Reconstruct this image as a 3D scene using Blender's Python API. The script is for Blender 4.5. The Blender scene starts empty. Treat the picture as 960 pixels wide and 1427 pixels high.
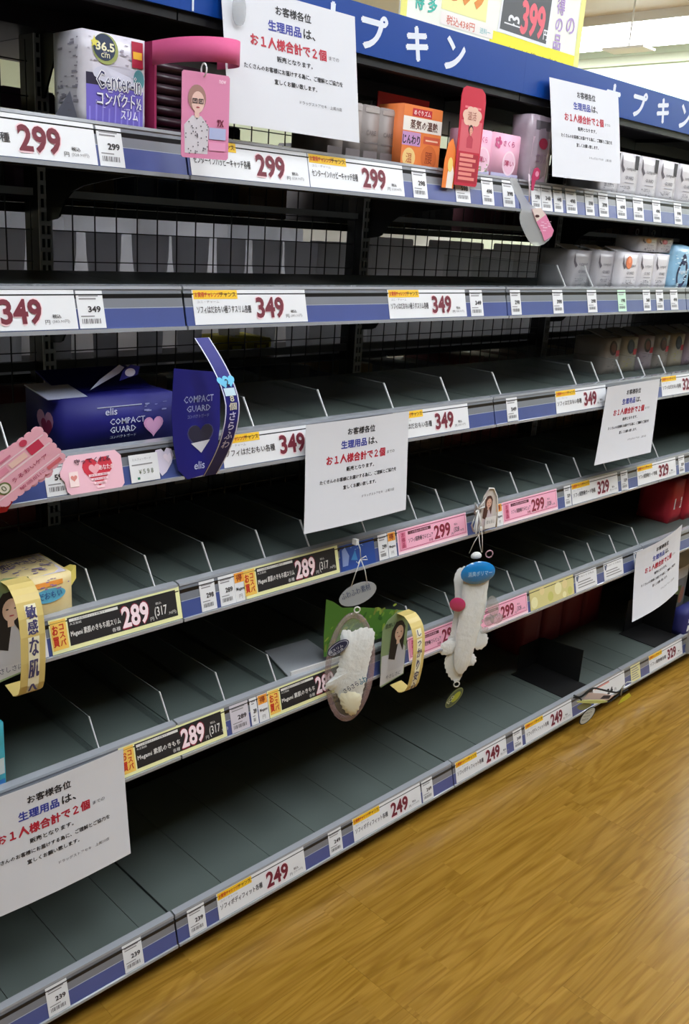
import bpy, bmesh, math, random
from mathutils import Vector, Matrix
random.seed(7)
SC = bpy.context.scene
COL = SC.collection
PI = math.pi

# ------------------------------------------------------------------ camera, world, light, exposure
def setup_camera():
    f, yaw, pitch, roll = 1292.95, .7944, -.3010, .0676
    ca, sa, cb, sb, cc, sc_ = math.cos(yaw), math.sin(yaw), math.cos(pitch), math.sin(pitch), math.cos(roll), math.sin(roll)
    fwd = Vector((sa*cb, ca*cb, sb)); right = Vector((ca, -sa, 0)); up = right.cross(fwd)
    r = right*cc + up*sc_; u = -right*sc_ + up*cc
    m = Matrix((r, u, -fwd)).transposed().to_4x4()
    m.translation = Vector((-.9148, -1.2946, 1.5021))
    cam = bpy.data.cameras.new('camera'); o = bpy.data.objects.new('camera', cam); COL.objects.link(o)
    o.matrix_world = m
    cam.sensor_fit = 'HORIZONTAL'; cam.sensor_width = 36; cam.lens = f/960*36
    cam.clip_start = .02; cam.clip_end = 60
    SC.camera = o
setup_camera()
W = bpy.data.worlds.new('world'); SC.world = W; W.use_nodes = True
W.node_tree.nodes['Background'].inputs[0].default_value = (.86, .93, 1, 1)
W.node_tree.nodes['Background'].inputs[1].default_value = .02
SC.view_settings.view_transform = 'Standard'; SC.view_settings.look = 'None'
SC.view_settings.exposure = 0.04; SC.view_settings.gamma = 1
SC.view_settings.use_curve_mapping = False
LAMP = 19.0          # strength of the ceiling lamp panels
SC.cycles.max_bounces = 8; SC.cycles.diffuse_bounces = 4; SC.cycles.transparent_max_bounces = 16
SC.cycles.sample_clamp_indirect = 4

# ------------------------------------------------------------------ measured heights (metres)
RZ = {1: 1.5564, 2: 1.3200, 3: 1.0622, 4: .7904, 5: .5033, 6: .0584}   # bottoms of the price rails
RH, RT = .0655, .0167                                                 # rail height and lean
D = .4756                                                             # depth to the posts

# ------------------------------------------------------------------ materials
def lin(c):
    return tuple(((x/255/12.92) if x/255 <= .04045 else ((x/255+.055)/1.055)**2.4) for x in c)
_M = {}
def M(name, rgb=None, rough=.6, metal=0., coat=0., spec=.5, alpha=1., emis=0., noise=0., nscale=30., bump=0., trans=0.):
    if name in _M: return _M[name]
    m = bpy.data.materials.new(name); m.use_nodes = True; _M[name] = m
    nt = m.node_tree; b = nt.nodes['Principled BSDF']
    c = (*lin(rgb), 1)
    b.inputs['Base Color'].default_value = c
    b.inputs['Roughness'].default_value = rough
    b.inputs['Metallic'].default_value = metal
    b.inputs['Coat Weight'].default_value = coat
    b.inputs['Coat Roughness'].default_value = .08
    b.inputs['Specular IOR Level'].default_value = spec
    b.inputs['Alpha'].default_value = alpha
    if emis:
        b.inputs['Emission Color'].default_value = c; b.inputs['Emission Strength'].default_value = emis
    if trans: b.inputs['Transmission Weight'].default_value = trans
    if noise or bump:
        tc = nt.nodes.new('ShaderNodeTexCoord'); n = nt.nodes.new('ShaderNodeTexNoise')
        n.inputs['Scale'].default_value = nscale; n.inputs['Detail'].default_value = 5
        nt.links.new(tc.outputs['Object'], n.inputs['Vector'])
        if noise:
            mx = nt.nodes.new('ShaderNodeMix'); mx.data_type = 'RGBA'
            mx.inputs[6].default_value = tuple(x*(1-noise) for x in c[:3])+(1,)
            mx.inputs[7].default_value = tuple(min(1, x*(1+noise)) for x in c[:3])+(1,)
            nt.links.new(n.outputs['Fac'], mx.inputs[0]); nt.links.new(mx.outputs[2], b.inputs['Base Color'])
        if bump:
            bp = nt.nodes.new('ShaderNodeBump'); bp.inputs['Strength'].default_value = bump; bp.inputs['Distance'].default_value = .002
            nt.links.new(n.outputs['Fac'], bp.inputs['Height']); nt.links.new(bp.outputs[0], b.inputs['Normal'])
    return m
def clear_mat(name, rgb, amount, rough=.08):
    """thin clear plastic: mostly see-through, a fresnel gloss and a little body colour"""
    if name in _M: return _M[name]
    m = bpy.data.materials.new(name); m.use_nodes = True; _M[name] = m
    nt = m.node_tree; nt.nodes.clear(); N = nt.nodes.new; L = nt.links.new
    out = N('ShaderNodeOutputMaterial'); t = N('ShaderNodeBsdfTransparent'); d = N('ShaderNodeBsdfDiffuse'); g = N('ShaderNodeBsdfGlossy')
    d.inputs[0].default_value = (*lin(rgb), 1); g.inputs[1].default_value = rough; t.inputs[0].default_value = (.97, .98, .98, 1)
    m1 = N('ShaderNodeMixShader'); m2 = N('ShaderNodeMixShader'); m2.inputs[0].default_value = .05
    m1.inputs[0].default_value = amount
    L(t.outputs[0], m1.inputs[1]); L(d.outputs[0], m1.inputs[2]); pass
    L(m1.outputs[0], m2.inputs[1]); L(g.outputs[0], m2.inputs[2]); L(m2.outputs[0], out.inputs[0])
    return m
def C_(r, g, b, rough=.6):          # a printed colour
    return M('print_%02x%02x%02x' % (r, g, b), (r, g, b), rough)

PAPER = M('paper_white', (212, 213, 218), .7)
TAGW = M('tag_white', (228, 229, 231), .45, noise=.02, nscale=20)
STEEL = M('shelf_grey_enamel', (78, 88, 84), .42, noise=.10, nscale=9, bump=.04)
STEELB = M('shelf_grey_enamel_base', (90, 100, 96), .42, noise=.12, nscale=6, bump=.04)
BLACK = M('black_enamel', (20, 20, 22), .4)
BLK = M('matt_black', (8, 8, 9), .6)
WIRE = M('wire_grey', (62, 62, 64), .4, metal=.3)
POST = M('post_grey', (205, 203, 205), .5)
RAILB = M('rail_insert_blue', (72, 86, 144), .3, coat=1., noise=.12, nscale=14)
RAILG = M('rail_insert_grey', (122, 126, 134), .3, coat=1., noise=.10, nscale=14)
RAILC = M('rail_clear_edge', (160, 164, 170), .15, coat=1.)
CLEAR = clear_mat('clear_plastic', (215, 225, 228), .02)
CLEARE = clear_mat('clear_plastic_edge', (240, 240, 240), .8, .2)

# ------------------------------------------------------------------ mesh building
class MB:
    def __init__(s): s.v = []; s.f = []; s.m = []; s.mats = []; s.sm = []
    def mi(s, m):
        if m not in s.mats: s.mats.append(m)
        return s.mats.index(m)
    def add(s, vs, fs, m, smooth=False):
        b = len(s.v); s.v += [tuple(x) for x in vs]; k = s.mi(m)
        for f in fs: s.f.append([i+b for i in f]); s.m.append(k); s.sm.append(smooth)
        return s
    def box(s, a, b, m, rot=None, org=(0, 0, 0)):
        (x0, y0, z0), (x1, y1, z1) = a, b
        vs = [(x0,y0,z0),(x1,y0,z0),(x1,y1,z0),(x0,y1,z0),(x0,y0,z1),(x1,y0,z1),(x1,y1,z1),(x0,y1,z1)]
        if rot is not None: vs = [rot @ Vector(p) + Vector(org) for p in vs]
        return s.add(vs, [(0,3,2,1),(4,5,6,7),(0,1,5,4),(1,2,6,5),(2,3,7,6),(3,0,4,7)], m)
    def bbox(s, a, b, m, r=.003):
        """box with chamfered edges"""
        bm = bmesh.new(); bmesh.ops.create_cube(bm, size=1)
        for v in bm.verts:
            v.co = Vector([a[i] + (v.co[i]+.5)*(b[i]-a[i]) for i in range(3)])
        bmesh.ops.bevel(bm, geom=bm.edges[:], offset=r, segments=2, affect='EDGES')
        bm.verts.ensure_lookup_table(); bm.verts.index_update()
        s.add([v.co[:] for v in bm.verts], [[v.index for v in f.verts] for f in bm.faces], m, True)
        bm.free(); return s
    def prism(s, pts, axis, a, b, m):
        """closed outline pts in the two other axes, extruded along axis from a to b"""
        n = len(pts)
        def P(p, t):
            q = list(p); q.insert(axis, t); return q
        vs = [P(p, a) for p in pts] + [P(p, b) for p in pts]
        fs = [list(range(n))[::-1], [n+i for i in range(n)]] + [(i, (i+1) % n, n+(i+1) % n, n+i) for i in range(n)]
        return s.add(vs, fs, m)
    def tube(s, pts, r, m, n=8, closed=False):
        pts = [Vector(p) for p in pts]; k = len(pts); vs = []; fs = []
        for i, p in enumerate(pts):
            a = pts[(i-1) % k] if (closed or i > 0) else p; b = pts[(i+1) % k] if (closed or i < k-1) else p
            t = (b-a).normalized(); ref = Vector((0, 0, 1)) if abs(t.z) < .9 else Vector((1, 0, 0))
            x = t.cross(ref).normalized(); y = t.cross(x)
            for j in range(n):
                an = 2*PI*j/n; vs.append(p + (x*math.cos(an)+y*math.sin(an))*r)
        for i in range(k if closed else k-1):
            for j in range(n):
                a, b = i*n+j, i*n+(j+1) % n; c, d = ((i+1) % k)*n+(j+1) % n, ((i+1) % k)*n+j
                fs.append((a, b, c, d))
        if not closed: fs += [list(range(n))[::-1], [(k-1)*n+j for j in range(n)]]
        return s.add(vs, fs, m, True)
    def build(s, name, parent=None, loc=None, rotz=0):
        me = bpy.data.meshes.new(name); me.from_pydata(s.v, [], s.f)
        for m in s.mats: me.materials.append(m)
        me.polygons.foreach_set('material_index', s.m); me.polygons.foreach_set('use_smooth', s.sm)
        me.update()
        o = bpy.data.objects.new(name, me); COL.objects.link(o)
        if parent: o.parent = parent
        if loc: o.location = loc
        if rotz: o.rotation_euler.z = rotz
        return o
def tag(o, label, cat, group=None, kind=None):
    if label: o['label'] = label
    if cat: o['category'] = cat
    if group: o['group'] = group
    if kind: o['kind'] = kind
    return o
def empty(name, loc, label, cat, group=None, rotz=0):
    o = bpy.data.objects.new(name, None); COL.objects.link(o); o.location = loc; o.rotation_euler.z = rotz
    o.empty_display_size = .05
    return tag(o, label, cat, group)
def structure(o): o['kind'] = 'structure'; return o

# ------------------------------------------------------------------ text
_T = {}
def text_mesh(s, bold=0., vert=False):
    k = (s, bold, vert)
    if k in _T: return _T[k]
    c = bpy.data.curves.new('t', 'FONT'); c.body = '\n'.join(s) if vert else s
    c.resolution_u = 1 if len(s) > 4 else 3; c.offset = bold; c.align_x = 'CENTER' if vert else 'LEFT'
    if vert: c.space_line = 1.02
    o = bpy.data.objects.new('t', c); COL.objects.link(o)
    bpy.context.view_layer.update()
    me = bpy.data.meshes.new_from_object(o.evaluated_get(bpy.context.evaluated_depsgraph_get()))
    vs = [(v.co.x, v.co.y) for v in me.vertices]; fs = [tuple(p.vertices) for p in me.polygons]
    bpy.data.objects.remove(o); bpy.data.curves.remove(c); bpy.data.meshes.remove(me)
    if vs:
        x0 = min(v[0] for v in vs); x1 = max(v[0] for v in vs); y0 = min(v[1] for v in vs); y1 = max(v[1] for v in vs)
        vs = [((x-x0)/max(1e-6, x1-x0), (y-y0)/max(1e-6, y1-y0)) for x, y in vs]
        ar = (x1-x0)/max(1e-6, y1-y0)
    else: ar = 1
    _T[k] = (vs, fs, ar); return _T[k]

class Card:
    """flat printed sheet, drawn in metres on (u right, v up), laid into the scene by xf(u, v, n)"""
    STEP = .00035
    def __init__(s, w, h, mat=None, thick=.0005, nseg=1, outline=None, useg=1):
        s.w, s.h, s.p, s.nseg, s.useg = w, h, [], nseg, useg; s.mat, s.thick, s.outline = mat, thick, outline
    def poly(s, pts, m, l=1): s.p.append((pts, [tuple(range(len(pts)))], m, l)); return s
    def rect(s, u0, v0, u1, v1, m, l=1):
        k = max(1, int(math.ceil(s.nseg*abs(v1-v0)/s.h))); j = max(1, int(math.ceil(s.useg*abs(u1-u0)/s.w))); vs = []; fs = []
        for i in range(k+1):
            for q in range(j+1): vs.append((u0+(u1-u0)*q/j, v0+(v1-v0)*i/k))
        for i in range(k):
            for q in range(j): a = i*(j+1)+q; fs.append((a, a+1, a+j+2, a+j+1))
        s.p.append((vs, fs, m, l)); return s
    def frame(s, u0, v0, u1, v1, t, m, l=1):
        s.rect(u0, v0, u1, v0+t, m, l); s.rect(u0, v1-t, u1, v1, m, l); s.rect(u0, v0+t, u0+t, v1-t, m, l); s.rect(u1-t, v0+t, u1, v1-t, m, l); return s
    def ell(s, cu, cv, ru, rv, m, l=1, n=20, rot=0):
        c, q = math.cos(rot), math.sin(rot)
        return s.poly([(cu+c*ru*math.cos(2*PI*i/n)-q*rv*math.sin(2*PI*i/n), cv+q*ru*math.cos(2*PI*i/n)+c*rv*math.sin(2*PI*i/n)) for i in range(n)], m, l)
    def heart(s, cu, cv, r, m, l=1, n=24, rot=0):
        pts = []
        for i in range(n):
            t = 2*PI*i/n; x = 16*math.sin(t)**3; y = 13*math.cos(t)-5*math.cos(2*t)-2*math.cos(3*t)-math.cos(4*t)
            x, y = x*r/17, y*r/17; pts.append((cu+x*math.cos(rot)-y*math.sin(rot), cv+x*math.sin(rot)+y*math.cos(rot)))
        return s.poly(pts[::-1], m, l)
    def text(s, t, u, v, w, h, m, l=2, bold=0., vert=False, align='L', rot=0, keep=False):
        """text stretched into the w x h box whose lower left is (u, v)"""
        cjk = any(ord(ch) > 0x2E80 for ch in t) and bold > 0 or bold > .055
        if cjk and not keep:
            e = bold*h*.8/(len(t) if vert else 1)
            for k, (a, b) in enumerate(((-e, 0), (e, 0), (0, e), (0, -e))): s.text(t, u+a, v+b, w, h, m, l+.12*k, 0., vert, align, rot)
            return s
        vs, fs, ar = text_mesh(t, bold, vert)
        if keep:
            nw = min(w, h*ar)
            if align == 'C': u += (w-nw)/2
            if align == 'R': u += w-nw
            w = nw
        c, q = math.cos(rot), math.sin(rot)
        s.p.append(([(u+x*w*c-y*h*q, v+x*w*q+y*h*c) for x, y in vs], fs, m, l)); return s
    def emit(s, mb, xf):
        if s.mat:
            if s.outline:
                n = len(s.outline)
                vs = [xf(u, v, 0) for u, v in s.outline]+[xf(u, v, -s.thick) for u, v in s.outline]
                mb.add(vs, [tuple(range(n)), tuple(range(2*n-1, n-1, -1))]+[((i+1) % n, i, n+i, n+(i+1) % n) for i in range(n)], s.mat)
            else:
                k, j = s.nseg, s.useg; nn = (k+1)*(j+1); vs = []
                for side in (0, 1):
                    for i in range(k+1):
                        for q in range(j+1): vs.append(xf(s.w*q/j, s.h*i/k, -s.thick*side))
                fs = []
                for i in range(k):
                    for q in range(j):
                        a = i*(j+1)+q; fs.append((a, a+1, a+j+2, a+j+1)); fs.append((nn+a, nn+a+j+1, nn+a+j+2, nn+a+1))
                for q in range(j):
                    fs.append((q+1, q, nn+q, nn+q+1)); a = k*(j+1)+q; fs.append((a, a+1, nn+a+1, nn+a))
                for i in range(k):
                    a = i*(j+1); fs.append((a, a+j+1, nn+a+j+1, nn+a)); a += j; fs.append((a+j+1, a, nn+a, nn+a+j+1))
                mb.add(vs, fs, s.mat)
        for i, (vs, fs, m, l) in enumerate(s.p): mb.add([xf(u, v, s.STEP*l+(i % 60)*5e-6) for u, v in vs], fs, m)
        return mb
    def build(s, name, xf, parent=None): return s.emit(MB(), xf).build(name, parent)

def plane_xf(o, u, n=None, v=(0, 0, 1), scale=1.):
    o = Vector(o); u = Vector(u).normalized(); v = Vector(v).normalized(); n = u.cross(v)
    return lambda a, b, c: tuple(o + u*a + v*b + n*c)
def rail_xf(rail, x, dz=.0035, off=.0012, skew=0.):
    L = math.hypot(RH, RT); t = Vector((0, RT/L, RH/L)); n = Vector((0, -RH/L, RT/L)); o = Vector((x, 0, RZ[rail])) + t*dz + n*off
    return lambda a, b, c: tuple(o + Vector((1, 0, 0))*(a+skew*b) + t*b + n*c)

# ------------------------------------------------------------------ setting: floor, ceiling, walls
def wood_mat():
    m = bpy.data.materials.new('wood_vinyl'); m.use_nodes = True; nt = m.node_tree; b = nt.nodes['Principled BSDF']; N = nt.nodes.new; L = nt.links.new
    tc = N('ShaderNodeTexCoord'); oi = N('ShaderNodeObjectInfo')
    add = N('ShaderNodeVectorMath'); add.operation = 'MULTIPLY_ADD'
    cb = N('ShaderNodeCombineXYZ'); mu = N('ShaderNodeMath'); mu.operation = 'MULTIPLY'; mu.inputs[1].default_value = 37
    L(oi.outputs['Random'], mu.inputs[0]); L(mu.outputs[0], cb.inputs[0]); L(mu.outputs[0], cb.inputs[1])
    add.inputs[1].default_value = (1, 1, 1); L(tc.outputs['Object'], add.inputs[0]); L(cb.outputs[0], add.inputs[2])
    # printed strips inside each sheet: brick pattern gives the tone of each strip
    mp = N('ShaderNodeMapping'); L(tc.outputs['Object'], mp.inputs[0])
    br = N('ShaderNodeTexBrick'); br.inputs['Scale'].default_value = 1.; br.inputs['Brick Width'].default_value = .52; br.inputs['Row Height'].default_value = .09
    br.inputs['Mortar Size'].default_value = .0; br.offset = .37; br.inputs['Bias'].default_value = 0
    br.inputs[1].default_value = (0, 0, 0, 1); br.inputs[2].default_value = (1, 1, 1, 1); br.inputs[3].default_value = (.1, .1, .1, 1)
    L(add.outputs[0], mp.inputs[0]); L(mp.outputs[0], br.inputs['Vector'])
    # grain
    m2 = N('ShaderNodeMapping'); m2.inputs['Scale'].default_value = (2.0, 34, 1); L(add.outputs[0], m2.inputs[0])
    sep = N('ShaderNodeVectorMath'); sep.operation = 'MULTIPLY_ADD'; sep.inputs[1].default_value = (5, 5, 5)
    L(br.outputs['Color'], sep.inputs[0]); L(m2.outputs[0], sep.inputs[2])
    n1 = N('ShaderNodeTexNoise'); n1.inputs['Scale'].default_value = 1.6; n1.inputs['Detail'].default_value = 8; n1.inputs['Distortion'].default_value = 1.6
    L(sep.outputs[0], n1.inputs['Vector'])
    m3 = N('ShaderNodeMapping'); m3.inputs['Scale'].default_value = (.9, 9, 1); L(add.outputs[0], m3.inputs[0])
    wv = N('ShaderNodeTexNoise'); wv.inputs['Scale'].default_value = 1.1; wv.inputs['Detail'].default_value = 1.5; wv.inputs['Distortion'].default_value = .4
    s2 = N('ShaderNodeVectorMath'); s2.operation = 'MULTIPLY_ADD'; s2.inputs[1].default_value = (3, 3, 3); L(br.outputs['Color'], s2.inputs[0]); L(m3.outputs[0], s2.inputs[2]); L(s2.outputs[0], wv.inputs['Vector'])
    q1 = N('ShaderNodeMath'); q1.operation = 'MULTIPLY'; q1.inputs[1].default_value = 95; L(wv.outputs['Fac'], q1.inputs[0])
    q2 = N('ShaderNodeMath'); q2.operation = 'SINE'; L(q1.outputs[0], q2.inputs[0])
    q3 = N('ShaderNodeMath'); q3.operation = 'MULTIPLY_ADD'; q3.inputs[1].default_value = .5; q3.inputs[2].default_value = .5; L(q2.outputs[0], q3.inputs[0])
    cr = N('ShaderNodeValToRGB'); e = cr.color_ramp.elements
    e[0].position = .25; e[0].color = (*lin((138, 102, 28)), 1); e[1].position = .75; e[1].color = (*lin((172, 131, 54)), 1)
    L(n1.outputs['Fac'], cr.inputs[0])
    mx = N('ShaderNodeMix'); mx.data_type = 'RGBA'; mx.blend_type = 'MULTIPLY'; mx.inputs[0].default_value = .55
    c2 = N('ShaderNodeValToRGB'); c2.color_ramp.elements[0].color = (.70, .64, .50, 1); c2.color_ramp.elements[1].position = .55; c2.color_ramp.elements[1].color = (1, 1, 1, 1)
    L(q3.outputs[0], c2.inputs[0]); L(cr.outputs[0], mx.inputs[6]); L(c2.outputs[0], mx.inputs[7])
    m4 = N('ShaderNodeMix'); m4.data_type = 'RGBA'; m4.blend_type = 'MULTIPLY'; m4.inputs[0].default_value = 1
    c3 = N('ShaderNodeValToRGB'); c3.color_ramp.elements[0].color = (.93, .92, .90, 1); c3.color_ramp.elements[1].color = (1.06, 1.06, 1.06, 1)
    L(br.outputs['Color'], c3.inputs[0]); L(mx.outputs[2], m4.inputs[6]); L(c3.outputs[0], m4.inputs[7]); L(m4.outputs[2], b.inputs['Base Color'])
    b.inputs['Roughness'].default_value = .27; b.inputs['Specular IOR Level'].default_value = .5
    bp = N('ShaderNodeBump'); bp.inputs['Strength'].default_value = .05; bp.inputs['Distance'].default_value = .001
    L(n1.outputs['Fac'], bp.inputs['Height']); L(bp.outputs[0], b.inputs['Normal'])
    return m
WOOD = wood_mat()
FLX0, FLX1, FLY0, FLY1 = -5, 6.5, -5, 6
fl = structure(MB().box((FLX0, FLY0, -.05), (FLX1, FLY1, -.0035), M('floor_bed', (112, 84, 40), .4)).build('floor'))
def floor_planks():
    pw = .18; n = 0
    cache = {}
    y = -.02
    rows = []
    yy = -.02+pw*2
    while yy > -1.5: rows.append(yy); yy -= pw
    for ri, y1 in enumerate(rows):
        off = {3: .0, 4: .0}.get(ri, random.choice([.3, .45, .6, .15]))
        x = 1.183-.9*4+off
        while x < 4.6:
            if 'p' not in cache:
                o = MB().box((0.0002, -pw+.0002, -.003), (.8998, -.0002, 0), WOOD).build('floor_plank', fl); cache['p'] = o
            else:
                o = cache['p'].copy(); COL.objects.link(o)
            o.location = (x, y1, 0); n += 1
            x += .9
    # the floor beyond the planked strip
    for a, b in (((FLX0, rows[0]), (FLX1, FLY1)), ((FLX0, FLY0), (FLX1, rows[-1]-pw)), ((4.7, rows[-1]-pw), (FLX1, rows[0]))):
        MB().box((a[0], a[1], -.003), (b[0], b[1], 0), WOOD).build('floor_sheet', fl)
floor_planks()
CZ = 3.0
structure(MB().box((FLX0, FLY0, CZ), (FLX1, FLY1, CZ+.05), M('ceiling_grey', (222, 216, 212), .8, noise=.03, nscale=2)).build('ceiling'))
WALLM = M('wall_cream', (205, 212, 190), .7, noise=.02, nscale=3)
wr = structure(MB().box((6.4, FLY0, 0), (6.5, FLY1, CZ), WALLM).build('wall_right'))
structure(MB().box((FLX0, 5.9, 0), (6.4, 6, CZ), WALLM).build('wall_back'))
structure(MB().box((FLX0, FLY0, 0), (FLX0+.1, 5.9, CZ), WALLM).build('wall_left'))
structure(MB().box((6.36, FLY0, 2.56), (6.399, 5.85, 2.70), M('wall_green_band', (176, 214, 160), .6)).build('trim_1'))
structure(MB().box((6.37, FLY0, 2.86), (6.399, 5.85, 2.93), M('wall_grey_band', (180, 182, 160), .6)).build('trim_2'))
LM = M('lamp_panel', (242, 248, 255), .5, emis=LAMP)
LFR = M('lamp_frame', (235, 235, 232), .5)
def ceiling_lamps():
    proto = None
    yn = {-1.25: 'over the near aisle', 1.1: 'over the shelf top', 2.4: 'over the rear aisle', 3.7: 'nearest the back wall'}
    xn = {-1.45: 'behind the camera', -.25: 'above the left bay', .95: 'above the samples', 2.15: 'above the far bay', 3.35: 'past the far bay', 4.55: 'before the far wall', 5.54: 'in the bright double row', 5.93: 'in the row along the wall'}
    for x in xn:
        for y in yn:
            if x < 5 and (y > 0 and not (y == 2.4 and x < 4)): continue
            if proto is None:
                o = MB().box((-.19, -.66, -.06), (.19, .66, 0), LFR).build('ceiling_lamp'); proto = o
                MB().box((-.17, -.64, -.072), (.17, .64, -.0605), LM).build('diffuser', o)
            else:
                o = proto.copy(); COL.objects.link(o)
                for ch in list(proto.children):
                    c = ch.copy(); COL.objects.link(c); c.parent = o
            o.location = (x, {-1.25: -1.2}.get(y, 2.2 if (y == 2.4 and x < 5) else y), CZ-.0005)
            tag(o, 'white ceiling light panel %s, %s' % (yn[y], xn[x]), 'ceiling light', 'ceiling light panels')
ceiling_lamps()
hr = MB().tube([(5.05, 2.25, 2.72), (5.05, 2.25, 2.995)], .006, LFR).box((4.97, 2.1, 2.70), (5.13, 2.4, 2.715), LFR).build('hanging_rod')
tag(hr, 'thin white rod hanging from the ceiling above the right end of the blue sign', 'rod')

# ------------------------------------------------------------------ gondola shelving bays
def label_rail(parent, n, x0, x1):
    z = RZ[n]; mb = MB()
    def P(t, d):      # point at fraction t up the face, d behind it
        return (d*.969 + RT*t, z + RH*t + d*.247*0)
    # insert strips
    mb.prism([P(.0, 0), P(.50, 0), P(.50, .003), P(0, .003)], 0, x0, x1, RAILB)
    mb.prism([P(.50, 0), P(.93, 0), P(.93, .003), P(.50, .003)], 0, x0, x1, RAILG)
    # clear lips along the bottom and the top
    mb.prism([(-.0035, z-.0035), (-.0035, z+.0025), (.004, z+.0025), (.004, z-.0035)], 0, x0, x1, RAILC)
    mb.prism([P(.93, -.002), P(1.0, -.002), P(1.03, .012), P(.93, .003)], 0, x0, x1, RAILC)
    mb.prism([P(.49, -.0004), P(.505, -.0004), P(.505, .002), P(.49, .002)], 0, x0, x1, M('rail_seam', (165, 172, 190), .3))
    return mb.build('label_rail', parent)
def bracket(parent, z, x):
    # curved black arm from the post to the front of the shelf
    pts = [(.03, z-.012), (.12, z-.016), (.20, z-.022), (.27, z-.030), (.33, z-.038), (.37, z-.049), (.395, z-.064), (.41, z-.082), (.42, z-.095), (.432, z-.10), (.468, z-.105), (.468, z+.03), (.03, z+.03)]
    return MB().prism(pts[::-1], 0, x-.002, x+.002, BLACK).build('bracket', parent)
DIV_H = .060
def divider_mesh():
    mb = MB(); t = .0009
    # upright sheet with a sloping front
    out = [(.022, 0), (.43, 0), (.43, DIV_H), (.062, DIV_H)]
    mb.prism(out, 0, -t, t, CLEAR)
    mb.box((-.012, .022, 0), (t, .43, .0012), CLEAR)
    # bright cut edges: sloping front and top
    e = .0013
    mb.prism([(.020, 0), (.0235, 0), (.0635, DIV_H), (.060, DIV_H+.001)], 0, -e*.7, e*.7, CLEARE)
    mb.prism([(.061, DIV_H-.0006), (.43, DIV_H-.0006), (.43, DIV_H+.0003), (.061, DIV_H+.0003)], 0, -e*.3, e*.3, clear_mat('clear_plastic_dim_edge', (200, 205, 205), .25, .3))
    return mb
_div = None
def divider(parent, x, z):
    global _div
    if _div is None: _div = divider_mesh().build('divider', parent)
    else:
        _div2 = _div.copy(); COL.objects.link(_div2); _div2.parent = parent; _div2.location = (x, 0, z); return
    _div.location = (x, 0, z)
DIVS = {2: [1.30, 1.17],
        3: [-.30, .174, .364, .56, .75, .947, 1.287, 1.402, 1.537, 1.663, 1.79],
        4: [-.16, -.042, .085, .216, .335, .502, .672, .771, .908, 1.075, 1.241, 1.381, 1.52, 1.66, 1.836],
        5: [-.159, -.008, .125, .26, .52, .70, .85, .98, 1.117, 1.252, 1.40, 1.53, 1.66, 1.80]}
BAYS = [(-.9, 'black wire-backed shelving bay cut by the left edge of the photo, holding the navy box'),
        (0., 'nearest complete black shelving bay, nearly empty, the two pad samples hanging from it'),
        (.9, 'second complete shelving bay, right of the hanging pad samples, black stand on its base'),
        (1.8, 'far shelving bay at the right edge, stocked with white boxes and bags')]
HDR = M('header_blue', (10, 64, 146), .35, noise=.04, nscale=4)
HWHITE = C_(222, 228, 238)
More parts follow.
